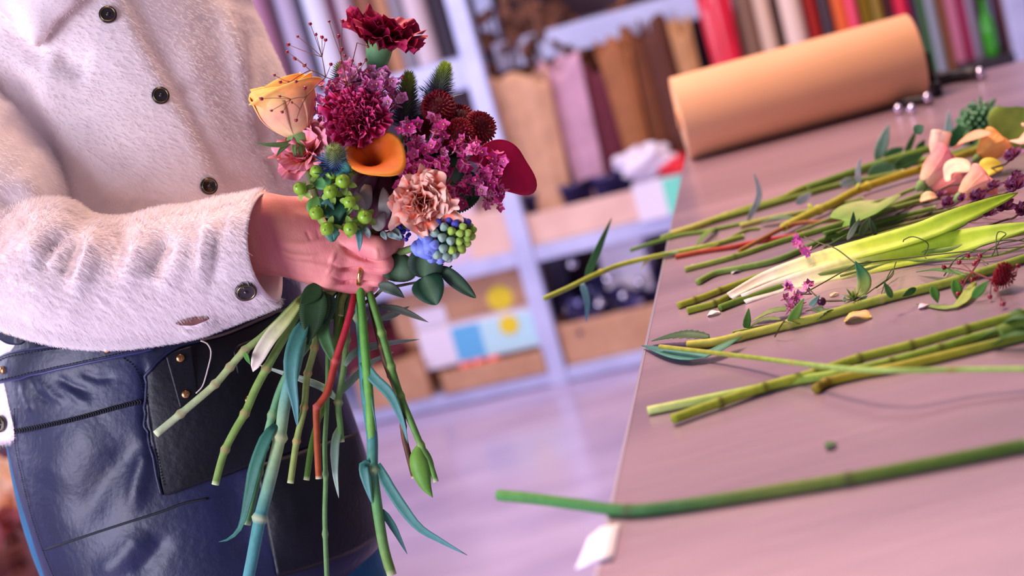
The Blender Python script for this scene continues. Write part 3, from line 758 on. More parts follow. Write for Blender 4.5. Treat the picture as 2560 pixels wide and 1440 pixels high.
nn_ = vnormals(Vw, Q_); Q_ = Q_[:, ::-1] if np.mean(np.sum(nn_ * (Vw - Vw.mean(0)), 1)) < 0 else Q_
mb.add(Vw, Q_.tolist())
fh = np.maximum(ell(g, (0, 122, -14), (82, 106, 101)), -ell(g, (0, 70, 110), (66, 84, 92)))
fh = sm_(fh, ell(g, (0, 40, -70), (60, 70, 42)), 20)
Vh, Qh = surface_nets(fh, lo, 3.0); Vh = head_world(relax(Vh, Qh, 2))
# the arm runs on inside the sleeve to the shoulder and neck: one body
n_hand = len(hw); n_all = mb.n
path = [cp(450, 640, D0 + .004), cp(150, 690, D0 + .006), cp(20, 670, D0 + .02), cp(-60, 500, D0 + .05), cp(-120, 250, D0 + .085), cp(-90, 60, D0 + .12), cp(40, -80, D0 + .165), cp(120, -230, DT_), head_world(np.array([[0., -70., -22.]]))[0]]
tube(mb, path, [.026, .032, .036, .036, .038, .042, .055, .05, .045], 40, 16)
allv = mb.verts(); t0, t1 = n_all, mb.n - 16
ia = int(np.argmin(np.linalg.norm(allv[:n_hand] - allv[t0], axis=1))); ib = n_hand + int(np.argmin(np.linalg.norm(allv[n_hand:n_all] - allv[t1], axis=1)))
mb.f += [[t0, t0 + 1, ia], [t1, t1 + 1, ib]]; mb.mi += [0, 0]
person = mk('person', mb, m_skin)
person.modifiers.new('sm', 'SMOOTH').iterations = 1
tag(person, 'florist in a fuzzy cream jacket and navy leather apron holding the bouquet', 'person')
hm = MB(); hm.add(Vh, Qh.tolist()); orient(hm, Vh.mean(0)); mk('hair', hm, mat('brown_hair', '#4a3226', .5, col2='#34221a', nscale=90, stretch=(1, 1, .15), bump=.5, bscale=200), person)
for s in (-1, 1):
    em = MB(); ball(em, head_world(np.array([[29. * s, 103, 76]]))[0], .0115, 14, 10); mk('eye', em, mat('eye_white', '#e8e2e0', .15), person)
    em = MB(); ball(em, head_world(np.array([[29. * s, 102.5, 82.5]]))[0], .0056, 12, 8); mk('iris', em, mat('eye_iris', '#3a2a20', .1), person)
# ring on the ring finger
a = hand_world(np.array([hand_caps['ring'][0][0]]))[0]; b = hand_world(np.array([hand_caps['ring'][0][1]]))[0]
c = hand_world(np.array([hx(897, 684.5, 8.4)]))[0]; Rr = frame(b - a)
mb = MB(); th = np.linspace(0, 2 * math.pi, 41)[:-1]
rp = np.array([c + Rr[:, 0] * math.cos(x) * .0096 + Rr[:, 1] * math.sin(x) * .0096 for x in th])
V = []
for i, x in enumerate(th):
    o = Rr[:, 0] * math.cos(x) + Rr[:, 1] * math.sin(x)
    V.append([rp[i] + o * dr + Rr[:, 2] * dz for dr, dz in ((.0007, 0), (.0004, .0016), (-.0005, .0018), (-.0006, 0), (-.0005, -.0018), (.0004, -.0016))])
V = np.array(V); V = np.concatenate([V, V[:1]])
grid(mb, V, wrap=True); o = mk('ring', mb, m_gold, person); o['label'] = 'thin gold ring on the ring finger'

# ---- jacket
def fur(base_mb, parent, n, length, seed, down, spread=0.55, kk=3, m=None, margin=420, tilt=0.75, holes=(), rad=.00011):
    """short wool fuzz growing on a cloth surface"""
    v = base_mb.verts(); q = [f for f in base_mb.f if len(f) == 4]
    Q = np.array(q); T = np.concatenate([Q[:, [0, 1, 2]], Q[:, [0, 2, 3]]])
    A, B, C = v[T[:, 0]], v[T[:, 1]], v[T[:, 2]]
    nrm = np.cross(B - A, C - A); ar = np.linalg.norm(nrm, axis=1); nn = nrm / (ar[:, None] + 1e-15)
    cen = (A + B + C) / 3; X, Y, _ = to_px(cen); vw = CAM - cen; vw /= np.linalg.norm(vw, axis=1)[:, None]
    fac = np.sum(nn * vw, 1)
    ok = (fac > -0.45) & (X > -margin) & (X < W) & (Y > -margin) & (Y < H)
    for hx_, hy_, hr_ in holes: ok &= np.hypot(X - hx_, Y - hy_) > hr_
    ar = ar * ok * np.where(np.abs(fac) < .45, 2.2, 1.0); rs = np.random.RandomState(seed)
    pick = rs.choice(len(T), n, p=ar / ar.sum())
    r1, r2 = np.sqrt(rs.rand(n)), rs.rand(n)
    P = A[pick] * (1 - r1)[:, None] + B[pick] * (r1 * (1 - r2))[:, None] + C[pick] * (r1 * r2)[:, None]
    N = nn[pick]
    down = np.asarray(down, float); dn = down - N * (N @ down)[:, None]
    L = length * (0.5 + 0.8 * rs.rand(n))
    clump = .12 * np.sin(P @ np.array([110., 60, 90]) + 2 * np.sin(P @ np.array([40., 60, -50])))
    D = N * (0.55 + 0.4 * rs.rand(n))[:, None] + dn * tilt * (0.7 + 0.5 * clump[:, None]) + rs.randn(n, 3) * spread * 0.6
    D /= np.linalg.norm(D, axis=1)[:, None]
    pts = np.zeros((n, kk, 3))
    for i in range(kk):
        t = i / (kk - 1); pts[:, i] = P + D * (L * t)[:, None] + dn * (L * 0.45 * t * t)[:, None]
    hc = bpy.data.hair_curves.new('fuzz'); hc.add_curves([kk] * n)
    org = WL[parent.name]
    hc.attributes['position'].data.foreach_set('vector', (pts - org).astype(np.float32).ravel())
    ra = hc.attributes.get('radius') or hc.attributes.new('radius', 'FLOAT', 'POINT')
    ra.data.foreach_set('value', np.tile(np.linspace(rad, rad * .35, kk), n).astype(np.float32))
    hc.materials.append(m or m_fur)
    o = bpy.data.objects.new('fuzz', hc); COL.objects.link(o); o.parent = parent; WL[o.name] = org
    return o
DT = D0 + 0.175
trows = [(40, -345, 262, -400, DT, .052), (0, -330, 300, -395, DT, .058), (-120, -270, 440, -345, DT, .072), (-230, -180, 560, -260, DT, .085), (-260, -60, 600, -130, DT, .105), (-260, 60, 624, 0, DT, .115), (-250, 130, 650, 55, DT, .117), (-235, 190, 670, 105, DT, .118),
         (-220, 260, 700, 168, DT, .118), (-205, 320, 724, 228, DT, .118), (-190, 400, 745, 300, DT, .118), (-160, 510, 768, 400, DT, .117), (-120, 620, 782, 500, DT, .116),
         (-60, 740, 785, 600, DT, .113), (-6, 850, 750, 690, DT, .096), (-22, 930, 740, 770, DT, .082), (-30, 1010, 740, 850, DT, .080), (-36, 1095, 760, 935, DT, .080), (-36, 1102, 760, 940, DT, .076), (-10, 1090, 740, 930, DT, .07)]
G, N = loft(trows, 230, 260)
P = G.reshape(-1, 3); N = N.reshape(-1, 3)
# the overlapping front edge: cloth on the button side lies 5 mm higher
X, Y, _ = to_px(P); V = CAM - P; V /= np.linalg.norm(V, axis=1)[:, None]; k = np.clip(np.sum(N * V, 1) / .3, 0, 1)
ex = np.interp(Y, [-200, 0, 170, 310, 480, 640], [215, 308, 392, 472, 556, 625])
P = P + N * (0.009 * k / (1 + np.exp((X - ex) / 7.0)))[:, None]
P = crease(P, N, [
    (((540, -40), (585, 120), (625, 240), (640, 320)), 26, 7), (((610, 60), (628, 240), (655, 330), (662, 400)), 16, -8), (((655, 40), (690, 180), (710, 320)), 20, 3),
    (((662, 400), (678, 402), (700, 480)), 9, -6), (((450, 60), (500, 250), (560, 420)), 40, 3), (((0, 60), (70, 110), (120, 160)), 30, -5), (((130, 150), (230, 170)), 40, -6),
    (((90, 300), (120, 200), (170, 150)), 50, 3), (((150, 300), (250, 420), (330, 500)), 40, 3.5), (((180, 480), (300, 520), (420, 500)), 30, -3), (((330, 505), (352, 522)), 12, 3),
    (((0, 160), (60, 215), (95, 300), (135, 400), (170, 520)), 26, -7)])
G = P.reshape(G.shape)
tm = orient(grid_mb(G), G.mean((0, 1)))
jacket = mk('jacket', tm, m_fabric, person)
jacket['label'] = 'fuzzy cream wool jacket'
fur(tm, jacket, 85000, 0.0030, 1, -E3 + RT * .2, .28, holes=((270, 38, 23), (401, 240, 23), (521, 466, 23), (3, 1060, 23)))
ttree = bvh(tm)
# sleeve: forearm towards the cuff, upper arm from the shoulder
srows = [(-185, 640, -165, 700, D0 + .03, .012), (-150, 570, -110, 760, D0 + .028, .036), (-60, 535, -40, 795, D0 + .02, .050), (10, 523, 20, 818, D0 + .012, .052), (80, 506, 80, 838, D0 + .005, .053), (165, 506, 150, 854, D0, .053),
         (225, 540, 225, 862, D0, .051), (278, 550, 290, 862, D0, .050), (335, 546, 355, 856, D0, .049), (402, 528, 430, 845, D0, .048), (480, 520, 500, 830, D0, .047),
         (550, 503, 580, 800, D0, .046), (618, 491, 646, 775, D0, .045), (656, 482, 690, 757, D0, .044)]
G, N = loft(srows, 150, 200)
P = crease(G.reshape(-1, 3), N.reshape(-1, 3), [
    (((55, 590), (95, 640), (105, 690)), 24, 5), (((168, 580), (120, 615), (100, 655), (112, 690)), 17, -9), (((205, 600), (175, 655), (150, 700)), 20, -6), (((235, 575), (205, 660), (180, 745)), 22, 7),
    (((285, 565), (300, 600), (290, 650)), 22, -4), (((350, 590), (330, 660), (300, 720)), 24, 5), (((425, 590), (395, 640), (365, 700)), 26, -6), (((460, 570), (440, 650), (400, 740)), 24, 4),
    (((535, 530), (515, 620), (500, 710)), 22, 5), (((552, 570), (540, 650), (525, 720)), 16, -4), (((600, 520), (590, 600)), 20, 2.5), (((60, 520), (10, 560), (-20, 640)), 30, -5), (((40, 700), (120, 780), (230, 800)), 40, 3),
    (((440, 815), (490, 812), (530, 790)), 9, 4)])
G = P.reshape(G.shape)
# cuff end: the front edge bows inwards, then the hem turns in
cuff = G[-1]; c0 = cuff.mean(0); back = (G[-12].mean(0) - c0); back /= np.linalg.norm(back)
ang = np.linspace(0, 2 * math.pi, 200, endpoint=False)
bow = np.clip(np.sin(ang), 0, 1) ** 1.5
for i, w in enumerate(np.linspace(0, 1, 40)): G[-40 + i] += back * (0.012 * w ** 2) * bow[:, None]
cuff = G[-1]; c0 = cuff.mean(0)
lip = [c0 + (cuff - c0) * .985 - back * .0022, c0 + (cuff - c0) * .955 - back * .0022, c0 + (cuff - c0) * .93 + back * .001, c0 + (cuff - c0) * .88 + back * .02, c0 + (cuff - c0) * .80 + back * .06]
G2 = np.concatenate([G, np.array(lip)])
sm = orient(grid_mb(G2), G.mean((0, 1)))
sleeve_o = mk('sleeve', sm, m_fabric, jacket)
fur(orient(grid_mb(G), G.mean((0, 1))), sleeve_o, 85000, 0.0048, 2, -E3 + RT * .5, .30, margin=200, tilt=.65, holes=((614, 726, 29), (462, 801, 15), (482, 799, 17), (502, 796, 15)))
stree = bvh(sm)
urows = [(-190, -95, -110, -100, D0 + .125, .012), (-270, -50, -60, -60, D0 + .115, .036), (-320, 30, -30, 15, D0 + .10, .050), (-345, 150, -5, 140, D0 + .085, .058), (-345, 260, 40, 250, D0 + .07, .062), (-335, 370, 112, 350, D0 + .055, .064), (-310, 470, 152, 440, D0 + .04, .064), (-270, 570, 160, 530, D0 + .03, .060), (-220, 660, 100, 630, D0 + .02, .05), (-150, 720, 20, 700, D0 + .02, .03)]
G, N = loft(urows, 90, 140)
P = crease(G.reshape(-1, 3), N.reshape(-1, 3), [(((0, 300), (60, 330), (110, 390)), 22, -4), (((40, 420), (80, 470), (110, 520)), 30, 3), (((-20, 480), (40, 520), (70, 560)), 25, -4), (((0, 260), (50, 275), (90, 320)), 16, 4)])
um = orient(grid_mb(P.reshape(G.shape), capends=True), P.mean(0))
up_o = mk('sleeve', um, m_fabric, jacket)
fur(um, up_o, 18000, 0.0032, 3, -E3 + RT * .2, .28)
# the far sleeve hangs behind the body, its cuff pushed into the side pocket
frows = [(440, -300, 520, -320, DT + .03, .03), (440, -230, 575, -250, DT + .045, .05), (470, -60, 590, -90, DT + .065, .055), (540, 120, 655, 90, DT + .08, .055), (600, 300, 715, 270, DT + .09, .052), (640, 480, 745, 460, DT + .085, .048), (670, 640, 765, 630, DT + .07, .042), (690, 740, 770, 735, DT + .055, .038)]
G, N = loft(frows, 80, 60); mk('sleeve', orient(grid_mb(G, capends=True), G.mean((0, 1))), m_fabric, jacket)
# collar flap lying on the chest
ce = [(210, -30), (200, 8), (178, 32), (150, 55), (128, 84), (107, 110)]
CE = smooth_path(ce, 22); CI = smooth_path([(60, -120), (30, -70), (0, -30), (-30, 0), (20, 45), (100, 106)], 22)
G = np.array([[proj(ttree, *(CE[i] * (1 - u) + CI[i] * u), .004 + .009 * math.sin(math.pi * min(1, .12 + u * 1.2)))[0] for u in np.linspace(0, 1, 14)] for i in range(22)])
cm = grid_mb(G, wrap=False)
col_o = mk('collar', cm, m_fabric, jacket, solid=.005)
v_, f_ = cm.verts(), cm.f
a_, b_, c_ = v_[f_[100][0]], v_[f_[100][1]], v_[f_[100][2]]
if np.dot(np.cross(b_ - a_, c_ - a_), CAM - a_) < 0: cm.f = [q[::-1] for q in cm.f]
fur(cm, col_o, 6000, 0.0032, 4, -E3 + RT * .2, .28)
# buttons
def button(tree, px, py, r, parent):
    p, n = proj(tree, px, py, .0012); R = frame(n)
    mb = MB(); lathe(mb, [(r * .98, -.002), (r, 0), (r, .0016), (r * .93, .0022), (r * .86, .0018)], 32, None, R, p); o = mk('button', mb, m_btn, parent)
    mb = MB(); lathe(mb, [(r * .86, .0016), (r * .84, .0026), (r * .77, .0026), (r * .75, .0014)], 32, None, R, p, caps=False); mk('button_rim', mb, m_brass, o)
    mb = MB(); lathe(mb, [(r * .76, .0014), (r * .5, .0009), (r * .3, .0007), (r * .22, .0016), (r * .16, .0028), (r * .05, .0032), (.0001, .0032)], 28, None, R, p, caps=False); mk('button_eye', mb, m_btn, o)
for px, py in ((270, 38), (401, 240), (521, 466)): button(ttree, px, py, .0075, jacket)
button(stree, 614, 726, .0086, sleeve_o)
button(ttree, 3, 1060, .0075, jacket)
# the slit of the cuff buttonhole
mb = MB(); m_slit = mat('buttonhole_lining', '#7a5048', .9)
Gs = []
for t in np.linspace(0, 1, 12):
    x = 440 + 82 * t; y = 804 - 12 * t + 0 * t; w = 11 * math.sin(math.pi * t) ** .7 + .5
    Gs.append([proj(stree, x, y - w + 4 * math.sin(math.pi * t), .0022)[0], proj(stree, x, y + 2 * math.sin(math.pi * t), .0012)[0], proj(stree, x, y + w * .8 + 4 * math.sin(math.pi * t), .0022)[0]])
grid(mb, np.array(Gs)); o = mk('buttonhole', mb, m_slit, sleeve_o, solid=.001); o['label'] = 'brown slit of the cuff buttonhole'

# ---- trousers
hrows = [(60, 900, 720, 760, DT, .07), (20, 1000, 760, 850, DT, .075), (24, 1110, 830, 960, DT, .09), (58, 1270, 895, 1150, DT, .108), (88, 1370, 935, 1320, DT, .108), (118, 1450, 965, 1440, DT, .108), (140, 1540, 1005, 1540, DT, .11)]
G, N = loft(hrows, 60, 80)
tr = grid_mb(G)
cl = G[-1].mean(0)
for sgn in (-1, 1):
    side = RT0 * (.074 * sgn); pts = [cl + side - E3 * .01, cl + side * 1.05 - E3 * .2, np.array([cl[0] + side[0] * 1.1, cl[1], .45]), np.array([cl[0] + side[0] * 1.1, cl[1] + .01, .10])]
    tube(tr, pts, [.080, .076, .066, .058], 20, 28)
orient(tr, G.mean((0, 1)))
mk('trousers', tr, m_teal, person)
for sgn in (-1, 1):
    mb = MB(); x = cl[0] + RT0[0] * .086 * sgn
    for s in np.linspace(0, 1, 2): pass
    prof = [(.0, .03), (.02, .040), (.10, .043), (.19, .040), (.235, .03), (.25, .012)]
    Gg = []
    for yy, ww in prof:
        hgt = .085 if yy < .1 else .085 - .05 * (yy - .1) / .15
        Gg.append([[x + ww * math.cos(t), cl[1] + .10 - yy * 1.0, max(0.0, hgt * .5 + hgt * .5 * math.sin(t))] for t in np.linspace(0, 2 * math.pi, 20, endpoint=False)])
    grid(mb, np.array(Gg), wrap=True); mb.f += [list(range(20)), [100 + j for j in range(20)][::-1]]; mb.mi += [0, 0]
    mk('shoe', mb, m_blk, person)

TOCAM_ = -FWD
# ---- leather apron
arows = [(50, 760, 742, 610, DT, .112), (34, 846, 742, 690, DT, .1165), (14, 925, 758, 760, DT, .1185), (16, 975, 790, 815, DT, .119), (38, 1110, 848, 955, DT, .122), (78, 1285, 915, 1150, DT, .124), (130, 1440, 948, 1325, DT, .124), (165, 1530, 930, 1405, DT, .122)]
G, N = loft(arows, 190, 230, -8, 188)
P = G.reshape(-1, 3); N = N.reshape(-1, 3)
P = crease(P, N, [
    (((75, 945), (95, 985), (125, 1010)), 9, -1.6), (((55, 955), (70, 1000), (85, 1030)), 8, 1.4), (((95, 945), (130, 985), (170, 1010)), 10, 1.6), (((130, 935), (180, 965), (240, 985)), 12, -2), (((150, 960), (200, 1000), (230, 1015)), 9, 1.4),
    (((190, 925), (240, 945), (300, 945)), 12, -1.6), 
    (((355, 895), (366, 960), (362, 1040), (385, 1180)), 12, -3), (((190, 1330), (260, 1200), (350, 1090)), 42, -4.5), (((330, 1290), (352, 1180), (375, 1110)), 24, 4), (((110, 1220), (170, 1130), (260, 1050)), 60, 3),
    (((240, 1450), (310, 1390), (370, 1320)), 30, 3.5), (((330, 1450), (380, 1390), (420, 1330)), 26, -3), (((650, 1100), (700, 1250), (720, 1400)), 40, 4), (((780, 950), (820, 1100), (860, 1250)), 34, -5), (((560, 1150), (600, 1300), (620, 1430)), 40, -4)])
G = P.reshape(G.shape); am = grid_mb(G, wrap=False)
a_, b_, c_ = (am.verts()[am.f[20000][k]] for k in range(3))
if np.dot(np.cross(b_ - a_, c_ - a_), CAM - a_) < 0: am.f = [q[::-1] for q in am.f]
apron = mk('apron', am, m_leather, person, solid=.002); apron['label'] = 'navy leather work apron'
atree = bvh(am)
def patch(name, top, bot, off, nu, nv, m, parent, solid=.0022, puff=0.0):
    """leather piece on the apron between two outlines given in frame pixels"""
    A, B = smooth_path(top, nu), smooth_path(bot, nu)
    G = np.array([[proj(atree, *(A[i] * (1 - v) + B[i] * v), off + puff * math.sin(math.pi * v) * math.sin(math.pi * i / (nu - 1)))[0] for v in np.linspace(0, 1, nv)] for i in range(nu)])
    pm = grid_mb(G, wrap=False); o = mk(name, pm, m, parent, solid=solid); return o, G
def stitches(name, pts, off, parent, step=7.5, ln=4.5, r=.00045, m=None, zig=0.0):
    L = smooth_path(pts, int(max(3, sum(math.dist(pts[i], pts[i + 1]) for i in range(len(pts) - 1)) / step))); mb = MB()
    for i in range(len(L) - 1):
        d = (L[i + 1] - L[i]) / (np.linalg.norm(L[i + 1] - L[i]) + 1e-9); nn = np.array([-d[1], d[0]])
        if zig:
            q = [L[i] - nn * zig, L[i] + d * step * .55, L[i] + nn * zig]
        else: q = [L[i], L[i] + d * ln * .5, L[i] + d * ln]
        P = [proj(atree, *p, off)[0] for p in q]; tube(mb, P, r, 3, 5)
    return mk(name, mb, m or m_thread, parent)
def rivet(px, py, r, off, parent):
    p, n = proj(atree, px, py, off); mb = MB(); lathe(mb, [(r, -.001), (r, .0006), (r * .8, .0015), (r * .4, .002), (.0001, .0022)], 20, None, frame(n), p, caps=False)
    o = mk('rivet', mb, m_copper, parent); o['label'] = 'copper rivet'
belt, _ = patch('belt', [(16, 902), (52, 886), (120, 873), (181, 864), (280, 848), (384, 830)], [(18, 952), (60, 943), (117, 928), (200, 910), (290, 892), (386, 872)], .0075, 60, 8, m_leather, apron, solid=.005)
stitches('belt_stitching', [(22, 946), (60, 937), (117, 922), (200, 904), (290, 886), (380, 867)], .0106, belt)
stitches('belt_stitching', [(20, 908), (52, 893), (120, 879), (181, 870), (280, 855), (380, 838)], .0106, belt)
for px, py in ((34, 925), (277, 872), (355, 856)): rivet(px, py, .0058 * 10.5 / 10.5 * .62, .0104, belt)
for L in ([(18, 953), (60, 944), (117, 929), (200, 911), (290, 893), (386, 873)], [(16, 901), (52, 885), (120, 872), (181, 863), (280, 847), (384, 829)], [(384, 830), (386, 873)]):
    mb = MB(); tube(mb, [proj(atree, *q, .0085)[0] for q in smooth_path(L, 40)], .0013, 60, 8); mk('belt_piping', mb, mat('belt_edge_leather', '#2a3060', .35), belt)
td = depth_of(proj(atree, 62, 862)[0]) - .007
A, B = smooth_path([(-6, 792), (30, 800), (62, 822), (74, 838)], 20), smooth_path([(0, 848), (22, 860), (50, 862), (66, 852)], 20)
tabG = np.array([[cp(*(A[i] * (1 - v) + B[i] * v), td + max(0, 40 - (A[i] * (1 - v) + B[i] * v)[0]) * .00025) for v in np.linspace(0, 1, 8)] for i in range(20)])
tab_mb = grid_mb(tabG, wrap=False); tab = mk('belt_tab', tab_mb, m_leather, apron, solid=.003)
for px, py in ((18, 828), (54, 838)):
    q = cp(px, py, td - .002); mb = MB(); lathe(mb, [(.0036, -.001), (.0036, .0006), (.0028, .0015), (.0014, .002), (.0001, .0022)], 20, None, frame(TOCAM_), q, caps=False); mk('rivet', mb, m_copper, tab)
pouch, PG = patch('pouch', [(368, 948), (380, 922), (398, 902), (450, 866), (500, 853), (560, 838), (640, 806), (700, 776), (735, 765)],
                  [(408, 1236), (425, 1236), (450, 1228), (510, 1205), (570, 1185), (640, 1160), (730, 1130), (800, 1110), (868, 1090)], .0035, 60, 34, m_leather2, apron, .003, .006)
edge = [(500, 853), (450, 866), (398, 902), (368, 948), (360, 990), (362, 1050), (380, 1130), (408, 1236)]
mb = MB(); tube(mb, [proj(atree, *p, .0055)[0] for p in smooth_path(edge, 30)], .0016, 60, 8); mk('pouch_piping', mb, m_leather, pouch)
mb = MB(); tube(mb, [proj(atree, *p, .0062)[0] for p in smooth_path([(500, 853), (560, 838), (640, 806), (690, 782)], 16)], .0012, 40, 8); o = mk('pouch_trim', mb, mat('worn_leather_edge', '#5b4a48', .7), pouch)
stitches('pouch_stitching', [(378, 985), (377, 1050), (392, 1130), (415, 1215)], .0062, pouch)
for top, bot, nm in (([(417, 894), (435, 882), (477, 868)], [(452, 1020), (470, 1010), (493, 984)], 'strap'), ([(577, 884), (590, 866), (645, 848)], [(604, 1040), (625, 1036), (668, 1010)], 'strap')):
    st, _ = patch(nm, top, bot, .0085, 16, 26, m_leather2, pouch, .0028)
for px, py in ((451, 898), (465, 987), (593, 889), (614, 1003)): rivet(px, py, .0036, .0105, pouch)
stitches('zigzag_seam', [(42, 1078), (120, 1063), (200, 1045), (280, 1022), (355, 1003)], .0022, apron, step=6.0, r=.0008, zig=5.5)
mb = MB(); tube(mb, [proj(atree, *p, .001)[0] for p in smooth_path([(113, 1374), (200, 1345), (300, 1312), (400, 1280), (460, 1258), (520, 1246)], 30)], .0011, 60, 6); mk('panel_seam', mb, m_thread, apron)
stitches('hem_stitching', [(42, 1020), (44, 1110), (60, 1190), (85, 1290), (112, 1372), (140, 1440)], .0022, apron, step=6)
stitches('curved_stitching', [(310, 895), (335, 915), (350, 950), (358, 985)], .0018, apron)
mb = MB(); tube(mb, [proj(atree, *p, .010)[0] for p in smooth_path([(498, 856), (514, 864), (523, 888), (514, 935), (504, 968), (489, 985)], 20)], .00055, 40, 6); o = mk('loose_thread', mb, mat('pale_thread', '#e6d9cf', .8), pouch); o['label'] = 'loose pale thread'
# lower pocket panel hanging at the far side, its bottom corner in front of the trousers
pk, _ = patch('side_pocket', [(640, 1165), (730, 1135), (800, 1110), (880, 1085)], [(690, 1440), (780, 1415), (870, 1380), (944, 1336)], .004, 30, 24, m_leather2, apron, .003, .008)
# ------------------------------------------------------------------ the bouquet
m_plant = vmat('plant_green', rough=.55, spec=.25, col2=(.80, .82, .78), nscale=140, bump=.15, bscale=260)
m_leaf = vmat('plant_leaf', rough=.5, spec=.3, col2=(.78, .82, .76), nscale=90, bump=.12, bscale=180)
m_petal = vmat('petal', rough=.55, spec=.25, col2=(.86, .84, .86), nscale=120, sss=.2, sssr=(1, .4, .4), bump=.08, bscale=200)
m_berry = vmat('berry', rough=.28, spec=.5, col2=(.84, .84, .84), nscale=120)
def P3(p):
    """(x, y) or (x, y, depth offset in mm) at the bouquet"""
    return cp(p[0], p[1], D0 + (p[2] * .001 if len(p) > 2 else 0))
def L3(c): return np.array(lin(c))
def stem_mb(pts3, r, nodes=(), cols=('#6f8f4a',), nodecol='#a8a86a', swell=.35, n=None, seg=10, nodelen=.0018):
    P = smooth_path(pts3, n or 90); T = np.linspace(0, 1, len(P))
    rr = np.interp(T, np.linspace(0, 1, len(np.atleast_1d(r))), np.atleast_1d(r)).astype(float)
    cs = np.array([lin(c) for c in cols]); cc = np.stack([np.interp(T, np.linspace(0, 1, len(cs)), cs[:, k]) for k in range(3)], 1)
    for q in nodes:
        d = np.linalg.norm(P - q, axis=1); i = d.argmin(); d = np.linalg.norm(P - P[i], axis=1)
        g = np.exp(-(d / nodelen) ** 2); rr *= 1 + swell * g
        cc = cc * (1 - .75 * g[:, None]) + .75 * g[:, None] * np.array(lin(nodecol))
    mb = MB(); a = np.linspace(0, 2 * math.pi, seg, endpoint=False); _, N, B = frames_along(P)
    V = P[:, None] + rr[:, None, None] * (N[:, None] * np.cos(a)[None, :, None] + B[:, None] * np.sin(a)[None, :, None])
    grid(mb, V, np.repeat(cc, seg, 0), wrap=True)
    mb.f += [list(range(seg))[::-1], [(len(P) - 1) * seg + j for j in range(seg)]]; mb.mi += [0, 0]
    c = np.concatenate(mb.c); endc = np.array(lin('#cfd8a4')); c[-seg:] = endc; mb.c = [c]
    return mb
TOCAM = -FWD
def leaf_mb(pts, w, cols, shape='blade', nrm=None, **k):
    mb = MB(); blade(mb, [P3(p) for p in pts], w, TOCAM if nrm is None else nrm, shape, cols=cols, **k); return mb
def petal_patch(mb, fn, nu, nv, colfn):
    U = np.linspace(0, 1, nu); V = np.linspace(-1, 1, nv)
    G = np.array([[fn(u, v) for v in V] for u in U]); C = np.array([[colfn(u, v) for v in V] for u in U]); grid(mb, G, C)
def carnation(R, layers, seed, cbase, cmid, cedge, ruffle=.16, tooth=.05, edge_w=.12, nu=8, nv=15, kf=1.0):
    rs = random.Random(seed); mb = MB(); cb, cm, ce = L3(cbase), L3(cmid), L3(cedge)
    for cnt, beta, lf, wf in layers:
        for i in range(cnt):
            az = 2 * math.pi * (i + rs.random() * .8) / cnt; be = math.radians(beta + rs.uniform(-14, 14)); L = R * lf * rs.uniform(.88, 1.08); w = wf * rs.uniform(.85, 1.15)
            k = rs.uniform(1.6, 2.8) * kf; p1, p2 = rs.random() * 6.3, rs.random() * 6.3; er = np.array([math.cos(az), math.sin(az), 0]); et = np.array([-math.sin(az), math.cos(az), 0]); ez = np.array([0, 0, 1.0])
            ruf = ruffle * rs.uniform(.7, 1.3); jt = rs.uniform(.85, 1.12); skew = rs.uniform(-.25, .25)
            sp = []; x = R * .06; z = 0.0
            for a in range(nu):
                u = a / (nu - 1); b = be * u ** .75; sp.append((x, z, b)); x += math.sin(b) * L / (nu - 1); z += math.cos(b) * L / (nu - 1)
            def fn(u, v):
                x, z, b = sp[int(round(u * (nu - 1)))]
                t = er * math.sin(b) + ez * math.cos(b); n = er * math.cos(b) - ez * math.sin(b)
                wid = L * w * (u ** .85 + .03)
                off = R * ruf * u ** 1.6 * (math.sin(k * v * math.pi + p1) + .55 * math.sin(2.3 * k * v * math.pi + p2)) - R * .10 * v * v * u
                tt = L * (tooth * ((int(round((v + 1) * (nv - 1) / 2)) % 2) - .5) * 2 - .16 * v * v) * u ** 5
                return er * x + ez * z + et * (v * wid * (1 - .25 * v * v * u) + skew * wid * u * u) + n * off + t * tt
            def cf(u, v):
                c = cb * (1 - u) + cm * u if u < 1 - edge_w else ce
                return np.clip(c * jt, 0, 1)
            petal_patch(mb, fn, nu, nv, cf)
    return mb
def put(mb, px, axis, twist=0.0):
    return mb.xf(frame(axis, twist), P3(px) if len(px) < 4 else px[:3])
def calyx_mb(R, Lc, cols, lobes=5):
    mb = MB(); a = np.linspace(0, 2 * math.pi, 31)[:-1]; V = []; C = []
    cs = np.array([lin(c) for c in cols])
    for t in np.linspace(0, 1, 12):
        r = R * (.42 + .58 * math.sin(min(1, .18 + t * .95) * math.pi / 2) ** 1.2) if t > .06 else R * .4
        V.append([(r * math.cos(x), r * math.sin(x), Lc * t * (1 + (.16 * math.cos(lobes * x)) * t ** 4)) for x in a])
        C.append([[np.interp(t, np.linspace(0, 1, len(cs)), cs[:, k]) for k in range(3)] for x in a])
    grid(mb, np.array(V), np.array(C), wrap=True); return mb
GB = 'flowers of the hand-held bouquet'
def flower(name, at, label, cat): return thing(name, P3(at), label, cat, GB)
BIND = [(880, 630, 24), (905, 660, 26), (892, 700, 24)]
def bstem(t, head, exits, r, cols, nodes=(), bind=None, nodecol='#b4a878', swell=.35, name='stem', label=None, nodelen=.0018):
    pts = [P3(head)] + [P3(p) for p in (bind or [])] + [P3(p) for p in exits]
    o = mk(name, stem_mb(pts, r, [P3(n) for n in nodes], cols, nodecol, swell, nodelen=nodelen), m_plant, t)
    if label: o['label'] = label
    return o
def dk(cols, k=.5):
    return tuple('#%02x%02x%02x' % tuple(int(int(c[i:i + 2], 16) * k) for i in (1, 3, 5)) for c in cols)
